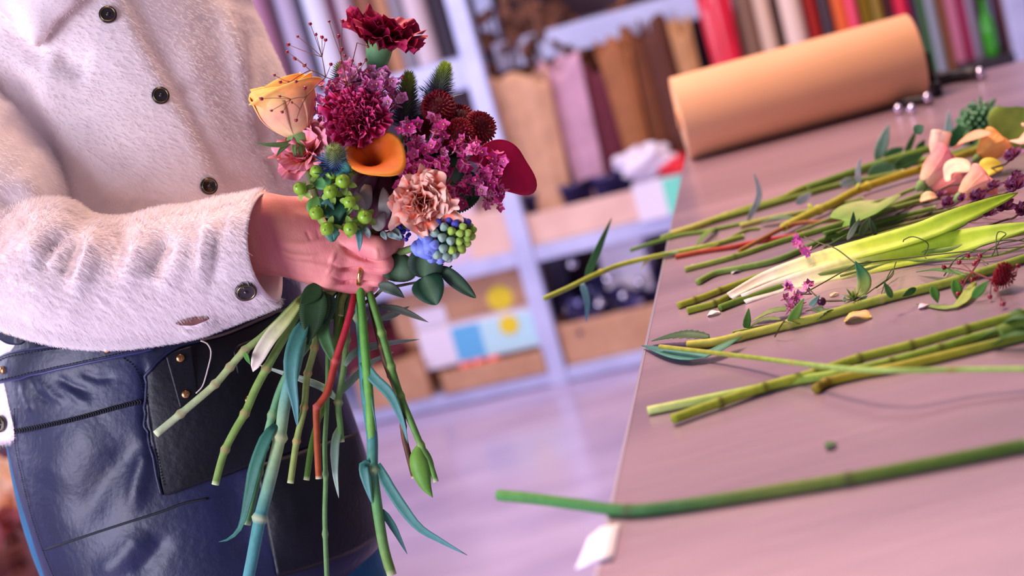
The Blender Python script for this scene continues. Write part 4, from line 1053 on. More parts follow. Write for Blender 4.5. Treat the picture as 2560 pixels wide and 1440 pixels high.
def leafp(t, pts, w, cols, shape='blade', name='leaf', label=None, nrm=None, **k):
    o = mk(name, leaf_mb(pts, w, cols, shape, nrm, **k), m_leaf, t, solid=.0005)
    if label: o['label'] = label
    return o
BLUEG = ('#3f7a6c', '#4a837a', '#5a8f90')

# 1 burgundy carnation, seen from the side on top
t = flower('carnation', (948, 150, 12), 'dark burgundy carnation at the top of the bouquet, seen from the side with green calyx', 'flower')
mb = carnation(.040, ((7, 112, 1.0, .85), (6, 80, .98, .8), (5, 58, .9, .7), (4, 30, .75, .6)), 4, '#7d0f3a', '#960f3e', '#b8285a', .12, .03, .08, 9, 25)
mk('bloom', put(mb, (944, 146, 12), cdir(.26, .92, .28), .4), m_petal, t, sub=1)
mb = calyx_mb(.0112, .031, ('#4f8f6a', '#6fb07c', '#9cc27a')); mk('calyx', put(mb, (938, 188, 12), cdir(.16, .98, .08)), m_plant, t)
bstem(t, (938, 190, 12), [(897, 745, 18), (905, 840, 12), (916, 980, 8), (930, 1090, 4), (932, 1180, 2), (945, 1280, 0), (960, 1370, -2), (980, 1438, -4)], [.003, .003, .0032, .0036, .0042, .0048, .0046, .0044, .004], ('#4f8f7a', '#4d8f86', '#5f9a7a', '#7fb46a', '#4a8f8c', '#4a8a8a', '#5f9a5a', '#7a9a4a'), [(932, 1176, 2), (898, 800, 18)], BIND, nodecol='#b9c98a', swell=.6, label='blue-green jointed carnation stem')
for pts, w in ((((905, 905, 4), (935, 945, -2), (975, 985, -4), (1005, 1050, -2), (1020, 1110, 0)), .009), (((945, 1160, 0), (975, 1220, -4), (1040, 1310, -8), (1100, 1350, -10), (1168, 1388, -12)), .009),
               (((928, 1165, 0), (910, 1162, -4), (915, 1200, -6), (930, 1260, -4)), .008), (((955, 1275, 0), (985, 1320, 4), (1018, 1385, 8)), .006), (((912, 940, 6), (922, 1000, 0), (942, 1080, 2)), .007)):
    leafp(t, pts, w, BLUEG, twist=.5)
# 2 peach-yellow rose
t = flower('rose', (725, 270, -5), 'peach and yellow rose on the jacket side of the bouquet', 'flower')
def rose_petal(Rm, Hh, az0, span, k, flare, ruf, seed, cbase, cmid, ctip, nu=12, nv=17):
    rs = random.Random(seed); mb = MB(); cb, cm, ct = L3(cbase), L3(cmid), L3(ctip); p1 = rs.random() * 6
    def fn(u, v):
        r = Rm * k * math.sin(min(1, .12 + u * 1.15) * math.pi / 2) ** .8 * (1 - .16 * max(0, u - .5) * (1 - flare)); z = Hh * (u * (1 - .10 * v * v) + .02)
        if flare > 0 and u > .6:
            q = (u - .6) / .4; r += Rm * flare * .55 * q ** 1.8; z -= Hh * flare * .16 * q ** 2.2
        r += Rm * .04 * ruf * u ** 3 * math.sin(3.2 * v + p1)
        a = az0 + span * v * (.42 + .58 * u ** .5)
        return np.array([r * math.cos(a), r * math.sin(a), z])
    def cf(u, v):
        c = cb + (cm - cb) * min(1, u / .45) if u < .45 else cm + (ct - cm) * ((u - .45) / .55) ** .8
        return c
    petal_patch(mb, fn, nu, nv, cf); return mb
raxis = cdir(-.34, .93, .14); RBASE = (748, 342, -5)
bloom = None; rs = random.Random(7)
lay = [(3, .42, 0.0, 1.5), (3, .60, .03, 1.35), (4, .78, .10, 1.15), (5, .95, .34, 1.0)]
for li, (n, k, fl, span) in enumerate(lay):
    for i in range(n):
        az = 2 * math.pi * i / n + li * .7 + rs.uniform(-.15, .15)
        pm = rose_petal(.0275, .046 * (1.0 + .02 * li - .06 * (li == 3)), az, span, k, fl * (2.4 if li == 3 and i == 2 else rs.uniform(.7, 1.1)), 1 + li * .6, li * 10 + i, '#f5d39a' if li > 1 else '#f7c56a', '#f2a98c' if li > 1 else '#f6b862', '#f8c868' if li % 2 else '#f6b75a')
        mk('petal', put(pm, RBASE, raxis, .5), m_petal, t, solid=.0006)
mb = MB(); lathe(mb, [(.0035, -.012), (.006, -.008), (.0095, -.003), (.011, .001), (.008, .004)], 18, L3('#7a9a5a')); mk('calyx', put(mb, RBASE, raxis), m_plant, t)
for pts in (((742, 345, -8), (715, 360, -16), (670, 362, -22), (636, 356, -24)), ((745, 350, -8), (752, 385, -14), (765, 402, -16)), ((728, 352, -12), (705, 372, -18), (690, 392, -22)), ((740, 350, -10), (735, 372, -16), (741, 398, -18))):
    leafp(t, pts, .0042, ('#86a060', '#6f8a52', '#5c7a4a'), 'lance', 'sepal')
bstem(t, (750, 352, -4), [(752, 770, 6), (715, 835, 2), (678, 900, -2), (640, 970, -4), (614, 1030, -6), (588, 1075, -8), (564, 1122, -8), (550, 1165, -9), (538, 1212, -10)], [.0026, .0028, .003, .0032, .0033, .0033, .0034, .0032, .003], ('#5f7f4a', '#7a8f52', '#8fae62', '#8aa85a', '#86a652', '#7c9c4c'), [(663, 925, -2), (614, 1030, -6), (564, 1122, -8), (748, 775, 6)], [(800, 520, 16), (860, 620, 26), (850, 690, 24), (790, 735, 14)], nodecol='#b59a6a', swell=.3, label='thick knobbly rose stem')
def serrated(t, base, tip, w, cols, seed, bow=0.0, **k):
    b, e = np.array(base, float), np.array(tip, float); m = (b + e) / 2 + np.array([0, 0, bow])
    return leafp(t, [b, m, e], w, dk(cols, .78), 'ovate', serr=.045, n=60, seed=seed, **k)
for b, e, w, c in (((800, 715, -2), (752, 760, -6), .014, ('#35592a', '#2c4d24')), ((790, 720, 0), (775, 850, -8), .0225, ('#3a6030', '#30522a', '#284622')), ((812, 730, 2), (768, 862, 4), .018, ('#3f6632', '#33562a')), ((820, 735, 6), (808, 812, 0), .018, ('#4a7050', '#3f6546'))):
    serrated(t, b, e, w, c, 3)
# 3 magenta-purple carnation
t = flower('carnation', (892, 285, -22), 'full magenta-purple ruffled carnation in the middle of the bouquet', 'flower')
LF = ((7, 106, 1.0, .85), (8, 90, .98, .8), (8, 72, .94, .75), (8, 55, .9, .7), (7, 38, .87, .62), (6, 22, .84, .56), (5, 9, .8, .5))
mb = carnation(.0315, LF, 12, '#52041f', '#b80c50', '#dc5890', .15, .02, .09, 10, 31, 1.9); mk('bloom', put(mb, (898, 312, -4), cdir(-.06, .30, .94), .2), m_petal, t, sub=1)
mb = calyx_mb(.007, .024, ('#4f8f6a', '#6fa07c')); mk('calyx', put(mb, (895, 315, 22), cdir(-.06, .35, .94)), m_plant, t)
bstem(t, (897, 318, 24), [(770, 790, 6), (735, 920, 2), (712, 1010, -2), (700, 1090, -6), (672, 1210, -10), (650, 1296, -12), (632, 1390, -14), (618, 1460, -16)], [.003, .003, .0035, .0044, .0048, .0056, .0048, .0052, .005, .0048], ('#4f8f7a', '#4f8f80', '#5f9f86', '#8fbf8a', '#5a9c9a', '#a9c58a', '#4f948c', '#57979a'), [(700, 1090, -6), (650, 1296, -12)], [(885, 600, 26), (860, 690, 26), (815, 735, 16)], nodecol='#d0cf9a', swell=.4, label='thick blue-green jointed carnation stem')
leafp(t, ((690, 1062, -8), (668, 1090, -12), (640, 1160, -14), (622, 1240, -14), (603, 1315, -12), (575, 1346, -10), (546, 1355, -8)), .010, ('#3f7a66', '#2f6a56', '#2f6f66'), twist=.6)
leafp(t, ((765, 800, -4), (735, 870, -12), (728, 940, -14), (738, 1010, -12), (744, 1072, -8)), .0125, BLUEG, fold=.35)
# 4 sea holly
def sea_holly(t, base, tip, r, nsp, cols, spl, seed, cone=.65):
    b, e = P3(base), P3(tip); ax = e - b; L = np.linalg.norm(ax); R = frame(ax); rs = random.Random(seed); cs = [L3(c) for c in cols]
    prof = [(r * .5, 0), (r * .95, .1), (r, .35), (r * .92, .65), (r * .72, .88), (r * .35, .99), (.0002, 1.0)]
    mb = MB(); lathe(mb, [(a, z * L) for a, z in prof], 18, np.array([cs[0] + (cs[-1] - cs[0]) * z for _, z in prof]), R, b, caps=False)
    for i in range(nsp):
        z = ((i + .5) / nsp) ** .9; a = i * 2.39996; rr = np.interp(z, [p[1] for p in prof], [p[0] for p in prof])
        o = R[:, 0] * math.cos(a) + R[:, 1] * math.sin(a); l = spl * (1.45 - z * 1.2) * rs.uniform(.7, 1.2) + r * .25
        up = .2 + .7 * z; d = o * (1 - .4 * z) + R[:, 2] * up; d /= np.linalg.norm(d); s = np.cross(d, R[:, 2]); s /= np.linalg.norm(s) + 1e-9; u2 = np.cross(s, d)
        p = b + R[:, 2] * L * z + o * rr * .9; w = .00028 + r * .022; f = min(1, z * 1.1)
        c = np.array([np.interp(f, np.linspace(0, 1, len(cs)), [q[k] for q in cs]) for k in range(3)])
        mb.add([p + s * w, p - s * w * .5 + u2 * w, p - s * w * .5 - u2 * w, p + d * l], [[0, 1, 3], [1, 2, 3], [2, 0, 3]], c * rs.uniform(.7, 1.25))
    mk('cone', mb, m_plant, t, False)
    return b, R, L
def holly_bracts(t, b, R, n, ln, cols, seed, up=.25):
    rs = random.Random(seed)
    for i in range(n):
        a = 2 * math.pi * i / n + rs.uniform(-.2, .2); o = R[:, 0] * math.cos(a) + R[:, 1] * math.sin(a); l = ln * rs.uniform(.75, 1.2); d = o + R[:, 2] * up * rs.uniform(.2, 1.6)
        mb = MB(); blade(mb, [b, b + d * l * .5 + R[:, 2] * l * .05, b + d * l], .0042, R[:, 2], 'lance', .3, 10, cols, seed=i)
        for s in (-1, 1):
            for q in (.35, .6):
                p = b + d * l * q; sd = np.cross(d, R[:, 2]) * s; blade(mb, [p, p + (sd * .3 + d * .2) * l], .0016, R[:, 2], 'lance', .2, 5, cols)
        mk('bract', mb, m_leaf, t)
HC_ = ('#4a4a6a', '#5a5a72', '#6f7f5a', '#a4b83e')
t = flower('sea_holly', (1108, 200, 10), 'spiky grey-violet sea holly with green tip behind the crimson pompons', 'flower')
b, R, L = sea_holly(t, (1088, 262, 10), (1116, 158, 6), .0044, 620, HC_, .0100, 1); holly_bracts(t, b, R, 8, .022, ('#4f5f6a', '#3f4f66'), 2, .5)
bstem(t, (1088, 262, 10), [(855, 742, 22), (818, 800, 14), (738, 905, 8), (702, 970, 6), (672, 1070, 0), (640, 1210, -2), (618, 1312, -4)], [.002, .0024, .0028, .003, .0032, .0032, .003], ('#5a7a6a', '#6a9a70', '#7ab082', '#6fa06a'), [(676, 1042, 0), (660, 1110, -2), (646, 1180, -2)], [(1000, 430, 20), (905, 620, 30), (880, 700, 28)], nodecol='#9ab27a')
t = flower('sea_holly', (1018, 240, 8), 'spiky sea holly with green tip beside the magenta-purple carnation', 'flower')
b, R, L = sea_holly(t, (1012, 320, 8), (1022, 182, 6), .0050, 620, HC_, .0100, 3); holly_bracts(t, b, R, 6, .016, ('#4f5f6a', '#3f4f66'), 4, .5)
bstem(t, (1012, 320, 8), [(868, 748, 26), (840, 860, 18), (815, 980, 14), (782, 1100, 10), (766, 1200, 8)], [.002, .0024, .0026, .0026], ('#6a8a4a', '#6f9a3a', '#5f8a3a'), [(800, 1040, 12)], [(940, 560, 28), (890, 660, 30)], nodecol='#8aa04a')
t = flower('sea_holly', (865, 190, 24), 'dark blue-grey sea holly behind the pale pink florets and burgundy carnation', 'flower')
b, R, L = sea_holly(t, (880, 240, 22), (856, 160, 24), .007, 420, ('#3c4260', '#4a5070', '#5a6a72', '#8a9a4a'), .011, 5); holly_bracts(t, b, R, 8, .026, ('#3f5f5a', '#2f4a5a'), 6, .4)
bstem(t, (880, 240, 22), [(872, 750, 22), (862, 900, 14), (846, 1003, 8), (850, 1060, 4), (854, 1105, 4)], [.002, .0024, .0028, .0026], ('#6f9a5a', '#7aa08a', '#8fae6a', '#5f8a4a'), [(843, 1004, 8), (868, 845, 16)], [(900, 480, 30), (893, 650, 32)], nodecol='#b5b878', swell=.6)
leafp(t, ((850, 1065, 4), (838, 1110, 0), (838, 1180, -2), (847, 1246, -2)), .007, ('#7a9a6a', '#8faf9a', '#b8c8b8'))
for pts in (((862, 915, 10), (890, 880, 14), (960, 860, 24), (1050, 848, 40)), ((850, 985, 10), (880, 950, 16), (930, 905, 26), (985, 880, 38)), ((845, 1000, 8), (800, 965, 24), (700, 930, 34), (640, 910, 36))):
    leafp(t, pts, .006, ('#8aa08a', '#93a594', '#a0b0a4'))
t = flower('sea_holly', (836, 392, -40), 'small blue thistle-like sea holly over the green berries', 'flower')
b, R, L = sea_holly(t, (838, 418, -34), (834, 370, -50), .0056, 460, ('#46609a', '#6a84b4', '#8fa68a', '#a8b46a'), .0075, 7); holly_bracts(t, b, R, 9, .020, ('#4a6a8a', '#38506a'), 8, .35)
bstem(t, (838, 420, -32), [(850, 520, 12), (880, 640, 28), (882, 742, 24), (866, 790, 22)], [.0016, .0018, .002], ('#5a7a6a', '#5f8a5a'))
# 5 crimson pompon chrysanthemums on one spray
t = flower('chrysanthemum', (1150, 310, 0), 'spray of dark crimson pompon chrysanthemums above the pink florets', 'flower')
def pompon(R, seed, cin, cout, N=210):
    rs = random.Random(seed); mb = MB(); ball(mb, (0, 0, 0), R * .72, 16, 8, L3(cin) * .8, (1, 1, .75))
    for i in range(N):
        q = (i + .5) / N; th = math.acos(1 - 1.35 * q); a = i * 2.39996
        n = np.array([math.sin(th) * math.cos(a), math.sin(th) * math.sin(a), math.cos(th) * .8]); n /= np.linalg.norm(n)
        e = np.array([math.cos(th) * math.cos(a), math.cos(th) * math.sin(a), -math.sin(th)]); s = np.cross(n, e)
        l = R * (.27 if q > .06 else .2) * rs.uniform(.85, 1.1); w = R * (.045 + .075 * q); p = n * R * .66; d = n * .9 + e * .45 * q; d /= np.linalg.norm(d); up = np.cross(d, s)
        c0, c1 = L3(cin), L3(cout); k = rs.uniform(.8, 1.2)
        V = [p - s * w * .6, p + s * w * .6, p + d * l * .6 + s * w - up * w * .2, p + d * l - up * w * .5 + s * w * .4, p + d * l - up * w * .5 - s * w * .4, p + d * l * .6 - s * w - up * w * .2, p + d * l * .55 + up * w * .55]
        mb.add(V, [[0, 1, 2, 6], [6, 2, 3], [6, 3, 4], [6, 4, 5], [0, 6, 5]], np.array([c0, c0, c1, c1, c1, c1, c0]) * k)
    return mb
for i, (x, y, z, R, ax) in enumerate(((1097, 270, 0, .0162, (-.1, .5, .85)), (1150, 302, 6, .0150, (.1, .6, .8)), (1148, 338, -6, .0158, (0, -.05, 1)), (1196, 322, 2, .0162, (.65, .1, .75)), (1052, 322, 4, .0100, (-.2, .2, .9)))):
    mk('flower_head', put(pompon(R, i, '#5a0416', '#9c1226'), (x, y, z), cdir(*ax)), m_petal, t, False)
    mb = MB(); tube(mb, [P3((x, y, z + 12)), P3((x * .5 + 550, y + 40, z + 16)), P3((1085, 430, 14))], .0013, 10, 6, L3('#4a6a3a')); mk('stalk', mb, m_plant, t)
bstem(t, (1085, 430, 14), [(790, 742, 10), (755, 745, 6), (700, 800, 0), (655, 842, -6), (610, 878, -10), (568, 926, -12), (535, 963, -14), (463, 1025, -18), (389, 1086, -22)], [.0024, .0025, .0026, .0027, .0029, .0030, .003, .003, .003], ('#5f7a4a', '#5a7464', '#6a8272', '#6f9a52', '#9cb26a', '#b0bf86', '#b8c79c'), [(610, 878, -10), (576, 917, -12), (535, 963, -14), (448, 1037, -18)], [(940, 590, 26), (880, 680, 26), (835, 722, 16)], nodecol='#a8926a', swell=.35, label='long pale green jointed stem ending over the apron')
leafp(t, ((612, 880, -12), (618, 895, -16), (626, 912, -18)), .004, ('#5fa04a', '#4f8f3a'), 'lance')
for pts in (((1080, 330, 12), (1058, 310, 4), (1040, 285, 0)), ((1075, 330, 12), (1030, 325, 0), (1010, 308, -4))): leafp(t, pts, .014, ('#2c4a30', '#26422a'), 'ovate', serr=.3, n=14)
for b, m, e, w in (((1100, 470, 16), (1125, 430, 10), (1150, 395, 8), .03), ((1090, 480, 16), (1150, 460, 12), (1195, 440, 10), .032), ((1070, 460, 14), (1065, 420, 10), (1075, 380, 8), .03), ((1060, 470, 14), (1035, 425, 8), (1025, 385, 6), .028), ((1100, 490, 18), (1150, 495, 12), (1200, 490, 10), .026), ((1080, 430, 16), (1110, 395, 14), (1150, 370, 14), .03)):
    leafp(t, (b, m, e), w, ('#24402a', '#1d3823', '#22402a'), 'ovate', serr=.06, n=40)
# 6 pink floret sprays
def floret(seed, col, R=.0034):
    rs = random.Random(seed); mb = MB(); c0 = L3(col)
    for i in range(5):
        a = 2 * math.pi * i / 5 + rs.uniform(-.12, .12); o = np.array([math.cos(a), math.sin(a), 0]); s = np.array([-math.sin(a), math.cos(a), 0]); l = R * rs.uniform(.85, 1.15); w = l * .42; up = rs.uniform(.25, .6)
        z = np.array([0, 0, 1.0]); k = rs.uniform(.85, 1.15)
        V = [o * l * .08, o * l * .55 + s * w + z * l * up * .45, o * l * .6 + z * l * up * .34, o * l * .55 - s * w + z * l * up * .45, o * l + z * l * up + s * w * .15, o * l + z * l * up - s * w * .15]
        C = np.array([c0 * .55, c0, c0 * .8, c0, c0 * 1.15, c0 * 1.15]) * k
        mb.add(V, [[0, 2, 1], [0, 3, 2], [1, 2, 4], [2, 3, 5], [2, 5, 4]], np.clip(C, 0, 1))
    ball(mb, (0, 0, R * .12), R * .16, 6, 4, L3('#f0b070'))
    lathe(mb, [(R * .06, -R * 1.3), (R * .16, -R * .9), (R * .2, -R * .1), (R * .05, 0)], 6, c0 * .55)
    return mb
FME = {}
def floret_mesh(col, k):
    key = (col, k)
    if key not in FME: FME[key] = mesh_of('floret', floret(k, col), m_petal, False)
    return FME[key]
def spray(t, base, centres, cols, per, sd, seed, zr=8, mid=None, size=1.0, twigcol='#5a6a3a', hub=None):
    rs = random.Random(seed); tw = MB(); hubs = hub or [base]
    for cx, cy, cz in centres:
        h = min(hubs, key=lambda q: (q[0] - cx) ** 2 + (q[1] - cy) ** 2)
        c = (cx + (h[0] - cx) * .3, cy + (h[1] - cy) * .3, cz + 8)
        tube(tw, [P3(h), P3(((h[0] + c[0]) / 2, (h[1] + c[1]) / 2 + 4, (h[2] + c[2]) / 2 + 2)), P3(c)], .00055, 6, 5, L3(twigcol))
        for _ in range(per):
            p = (cx + rs.gauss(0, sd), cy + rs.gauss(0, sd), cz + rs.uniform(-zr, zr) * .5); q = P3(p)
            d = cdir(rs.gauss(0, .55), rs.gauss(.1, .55), 1.0) if rs.random() < .72 else cdir(rs.gauss(0, 1), rs.gauss(.2, 1), .25)
            inst('floret', floret_mesh(rs.choice(cols), rs.randint(0, 4)), t, q, frame(d, rs.random() * 6), size * rs.uniform(1.15, 1.65))
            tube(tw, [P3(c), q], .00035, 3, 4, L3(twigcol))
    for h in hubs[1:]: tube(tw, [P3(base), P3(h)], .0008, 4, 5, L3(twigcol))
    mk('twig', tw, m_plant, t)
def crop2(L): return [(960 + x * .2778, 300 + y * .2778) for x, y in L]
PK = ('#e24a96', '#ee62ac', '#cc3488', '#f48cc0')
rs = random.Random(2)
t = flower('statice', (1160, 400, -18), 'broad spray of magenta-pink star florets beside the dark magenta calla', 'flower')
C = crop2([(690, 200), (800, 205), (775, 270), (850, 300), (715, 310), (640, 250), (740, 440), (830, 450), (865, 510), (920, 560), (985, 330), (1040, 340), (1000, 500), (950, 640), (1000, 590), (1040, 660), (930, 740), (1030, 750), (700, 400), (900, 480), (960, 420), (1010, 440), (600, 640), (570, 600), (690, 570), (700, 620), (760, 610), (680, 750), (620, 700), (820, 580), (860, 640)])
spray(t, (1085, 520, 0), [(x, y, -24 + rs.uniform(-6, 6)) for x, y in C], PK, 3, 8, 1, hub=[(1085, 520, 0), (1130, 450, -12), (1190, 460, -12), (1150, 395, -10)])
bstem(t, (1085, 520, 0), [(820, 760, 14), (819, 850, 8), (818, 1000, 2), (812, 1110, 0), (814, 1200, -2), (812, 1300, -4), (818, 1460, -6)], [.0014, .0016, .0019, .002, .0021], ('#5a6a3a', '#6a9a52', '#6f9a5a', '#6a9258'), [(812, 1190, -2), (815, 1330, -4)], [(960, 610, 22), (880, 690, 30)], nodecol='#7a9a6a', label='long thin straight stem')
t = flower('statice', (1040, 350, -20), 'spray of magenta-pink star florets between the orange calla and the pompons', 'flower')
C = crop2([(160, 80), (190, 60), (250, 90), (250, 170), (270, 60), (500, 60), (440, 110), (560, 100), (480, 20), (350, 240), (300, 290), (260, 260), (470, 230), (540, 260), (410, 220), (250, 390), (300, 420), (220, 380), (480, 380), (570, 380), (530, 440), (430, 400), (150, 450), (130, 400), (210, 550), (230, 510), (140, 590), (150, 340), (340, 340), (390, 330)])
spray(t, (1020, 470, 0), [(x, y, -22 + rs.uniform(-6, 6)) for x, y in C], PK, 3, 8, 2, hub=[(1020, 470, 0), (1050, 400, -12), (1085, 350, -10), (1015, 360, -8)])
bstem(t, (1020, 470, 0), [(905, 745, 30), (912, 790, 30)], [.0014, .0016, .0016], ('#5a6a3a', '#6a8a4a'), (), [(925, 620, 28)])
t = flower('statice', (910, 215, -4), 'spray of lighter pink florets around the top of the magenta-purple carnation', 'flower')
C = [(850, 205), (890, 215), (822, 215), (835, 240), (812, 255), (806, 282), (826, 262), (872, 168), (885, 185), (868, 178), (893, 200), (880, 205), (915, 195), (940, 190), (955, 195), (965, 205), (940, 210), (915, 215), (980, 215), (955, 225), (970, 240), (985, 245), (995, 258), (935, 235), (902, 225)]
spray(t, (900, 330, 14), [(x, y, -14 + rs.uniform(-5, 5)) for x, y in C], ('#e07ab8', '#e88fc4', '#d763a6', '#f0a8cc'), 4, 8, 3, hub=[(900, 330, 14), (835, 285, 4), (945, 260, 4)])
bstem(t, (900, 330, 14), [(848, 742, 20), (836, 800, 16)], [.0014, .0016, .0016], ('#5a6a3a', '#6a8a4a'), (), [(885, 520, 28), (868, 680, 30)])
# 7 callas
def calla(R, Hh, tipl, seed, cin, cout, crim, cedge, wrap=1.12, flare=1.0, nu=30, nv=71, back=.22):
    mb = MB(); ci, co, cr, ce = L3(cin), L3(cout), L3(crim), L3(cedge)
    G = []; C = []
    for i in range(nu):
        s = i / (nu - 1); row = []; crow = []
        for j in range(nv):
            v = -1 + 2 * j / (nv - 1); a = v * math.pi * wrap
            q = max(0, (s - .62) / .38); front = math.exp(-(v / .16) ** 2)
            side = .5 + .5 * math.cos(a)
            r = R * (.13 + .42 * s ** 1.15 + .20 * s ** 3)
            r += R * flare * q ** 1.6 * (.22 + .34 * side)
            z = Hh * s * (1 + .10 * s * math.cos(a + .5)) - Hh * .17 * flare * q ** 2 * (.35 + .65 * side) + back * Hh * s ** 2 * math.cos(a - 1.9) * .5
            r += tipl * front ** 1.5 * s ** 8; z -= tipl * .25 * front * s ** 8
            edge = abs(v) ** 8
            r *= 1 + .16 * v * s * abs(v) ** 3; r += R * .18 * edge * q
            z -= Hh * .30 * edge * s ** 2
            row.append((r * math.cos(a), r * math.sin(a), z))
            c = ci * (1 - min(1, s / .62) ** 1.3) + cr * min(1, s / .62) ** 1.3
            c = c * (1 - q ** 6 * .6) + ce * q ** 6 * .6
            crow.append(c)
        G.append(row); C.append(crow)
    grid(mb, np.array(G), np.array(C)); return mb
t = flower('calla_lily', (930, 380, -38), 'open orange calla lily facing the camera in the middle of the bouquet', 'flower')
mb = calla(.0200, .043, .007, 1, '#7a2408', '#d9772a', '#e0661a', '#f8b040'); mk('spathe', put(mb, (934, 462, -6), cdir(.03, .66, .75), -.75), m_petal, t, solid=.0009)
mb = MB(); tube(mb, [(0, 0, .002), (0, 0, .010), (.001, 0, .020)], [.0018, .002, .0012], 10, 10, L3('#c07a20')); mk('spadix', put(mb, (934, 468, -10), cdir(.02, .80, .62)), m_petal, t)
bstem(t, (938, 455, -14), [(902, 745, 8), (908, 820, 4), (915, 900, 2), (925, 1020, 2), (932, 1160, 4)], [.003, .0036, .0036, .0038, .0036], ('#5a7a30', '#4f8a34', '#5fa040', '#6aa848', '#7ab058'), (), [(925, 560, 10), (905, 640, 20)], label='bright green smooth stem')
t = flower('calla_lily', (1262, 425, 4), 'dark magenta calla lily at the rack side of the bouquet', 'flower')
mb = calla(.0178, .031, .016, 2, '#5f0a34', '#a00f48', '#b80e50', '#a01048', 1.12, 1.0); mk('spathe', put(mb, (1210, 428, 12), cdir(.45, .16, .86), -.45), m_petal, t, solid=.0009)
bstem(t, (1213, 449, 15), [(928, 745, 10), (945, 800, 8), (967, 875, 6), (985, 940, 4), (1005, 1000, 2), (1030, 1060, 0), (1052, 1112, -2), (1075, 1160, -4), (1090, 1205, -6)], [.0026, .003, .0032, .0031, .003, .0028, .0024], ('#6a3a3a', '#4f6a3a', '#5a8a3a', '#5f8a42', '#6a9a4a'), [(968, 925, 6), (1008, 985, 2), (1050, 1110, -2), (935, 835, 8)], [(1080, 530, 14), (940, 610, 24), (910, 690, 24)], nodecol='#8fae5a', swell=.3)
leafp(t, ((1050, 1108, -3), (1046, 1150, -9), (1062, 1210, -10), (1082, 1244, -8)), .0155, ('#7fae46', '#6a9c3c', '#5c9038'), 'lance', 'bud_sheath', fold=-.5)
leafp(t, ((1052, 1110, -2), (1072, 1150, -2), (1090, 1205, -2)), .006, ('#6f9a46', '#5c8a3a'), 'lance')
# 8 pink ruffled lisianthus behind the berries
t = flower('lisianthus', (785, 395, -8), 'pink ruffled bloom tucked between the rose and the green berries', 'flower')
mb = carnation(.033, ((6, 98, 1.0, .75), (6, 72, .95, .7), (5, 48, .85, .6), (4, 24, .7, .5)), 21, '#f8b080', '#f68a86', '#f99aa8', .10, .02, .15, 9, 15); mk('bloom', put(mb, (785, 402, 4), cdir(-.35, .35, .8), .3), m_petal, t, sub=1)
bstem(t, (790, 408, 10), [(845, 745, 14), (838, 840, 10), (822, 905, 8)], [.0016, .002, .002], ('#5a7a3a', '#6a8a4a'), (), [(840, 560, 28), (872, 660, 30)])
leafp(t, ((822, 790, 4), (810, 830, 0), (826, 880, -2), (845, 925, 0)), .0105, ('#3f6a3a', '#4a7444'), 'lance')
# 9 hypericum berries
t = flower('hypericum', (830, 490, -45), 'sprig of glossy green berries hanging over the wrist side of the hand', 'berries')
def crop1(L): return [(700 + x * .25, 400 + y * .25, z) for x, y, z in L]
BER = [(365, 115, -40, 62, (-.1, .4, .9)), (515, 150, -36, 62, (.1, .5, .8)), (690, 75, -38, 48, (.2, .6, .8)), (628, 210, -50, 70, (-.1, .1, 1)), (200, 285, -46, 62, (-.4, .2, .9)), (505, 318, -50, 66, (0, .1, 1)), (695, 418, -52, 62, (0, -.05, 1)), (365, 530, -50, 66, (-.3, 0, .9)), (848, 570, -46, 70, (.1, .1, 1)), (470, 688, -52, 66, (-.2, -.2, 1)), (705, 685, -50, 68, (0, -.2, 1))]
bm_ = MB(); ball(bm_, (0, 0, 0), 1.0, 20, 12, L3('#8cb832'), (1, 1, 1.12))
v = bm_.verts(); an = np.arctan2(v[:, 1], v[:, 0]); zz = v[:, 2]
k = 1 - .035 * (np.abs(np.cos(1.5 * an)) < .12) * np.clip(zz + .4, 0, 1); bm_.v = [v * k[:, None]]; bm_.c[0][zz > 1.1] = L3('#5a5a20')
bm_.c[0][zz < -.2] = L3('#9cbc48'); lathe(bm_, [(.05, 1.08), (.04, 1.2), (.01, 1.26)], 6, L3('#6a5a28'))
bme = mesh_of('berry', bm_, m_berry)
sp_ = MB(); rs = random.Random(4)
for i in range(5):
    a = 2 * math.pi * i / 5; o = np.array([math.cos(a), math.sin(a), 0]); s = np.array([-math.sin(a), math.cos(a), 0])
    blade(sp_, [o * .2 + np.array([0, 0, -1.05]), o * 1.0 + np.array([0, 0, -1.15]), o * 1.75 + np.array([0, 0, -1.5 - .2 * (i % 2)])], .95, (0, 0, 1), 'ovate', .2, 8, ('#7fa03e', '#93b04e'))
spme = mesh_of('sepals', sp_, m_leaf)
tw = MB(); HUB = [(852, 500, -18), (815, 470, -24), (850, 545, -20)]
for x, y, z, r, ax in BER:
    px, py = 700 + x * .25, 400 + y * .25; R = frame(cdir(*ax), rs.random() * 6); k = r * .25 * MM * (D0 + z * .001) / D0 * 1.06
    b = inst('berry', bme, t, P3((px, py, z)), R, k)
    s_ = bpy.data.objects.new('sepals', spme); COL.objects.link(s_); s_.parent = b; WL[s_.name] = WL[b.name]
    h = min(HUB, key=lambda q: (q[0] - px) ** 2 + (q[1] - py) ** 2); back = P3((px, py, z)) - R[:, 2] * k * 1.1
    tube(tw, [P3(h), (P3(h) + back) / 2 + UPV * .001, back], .0007, 6, 6, L3('#8a7a3a'))
mk('twig', tw, m_plant, t)
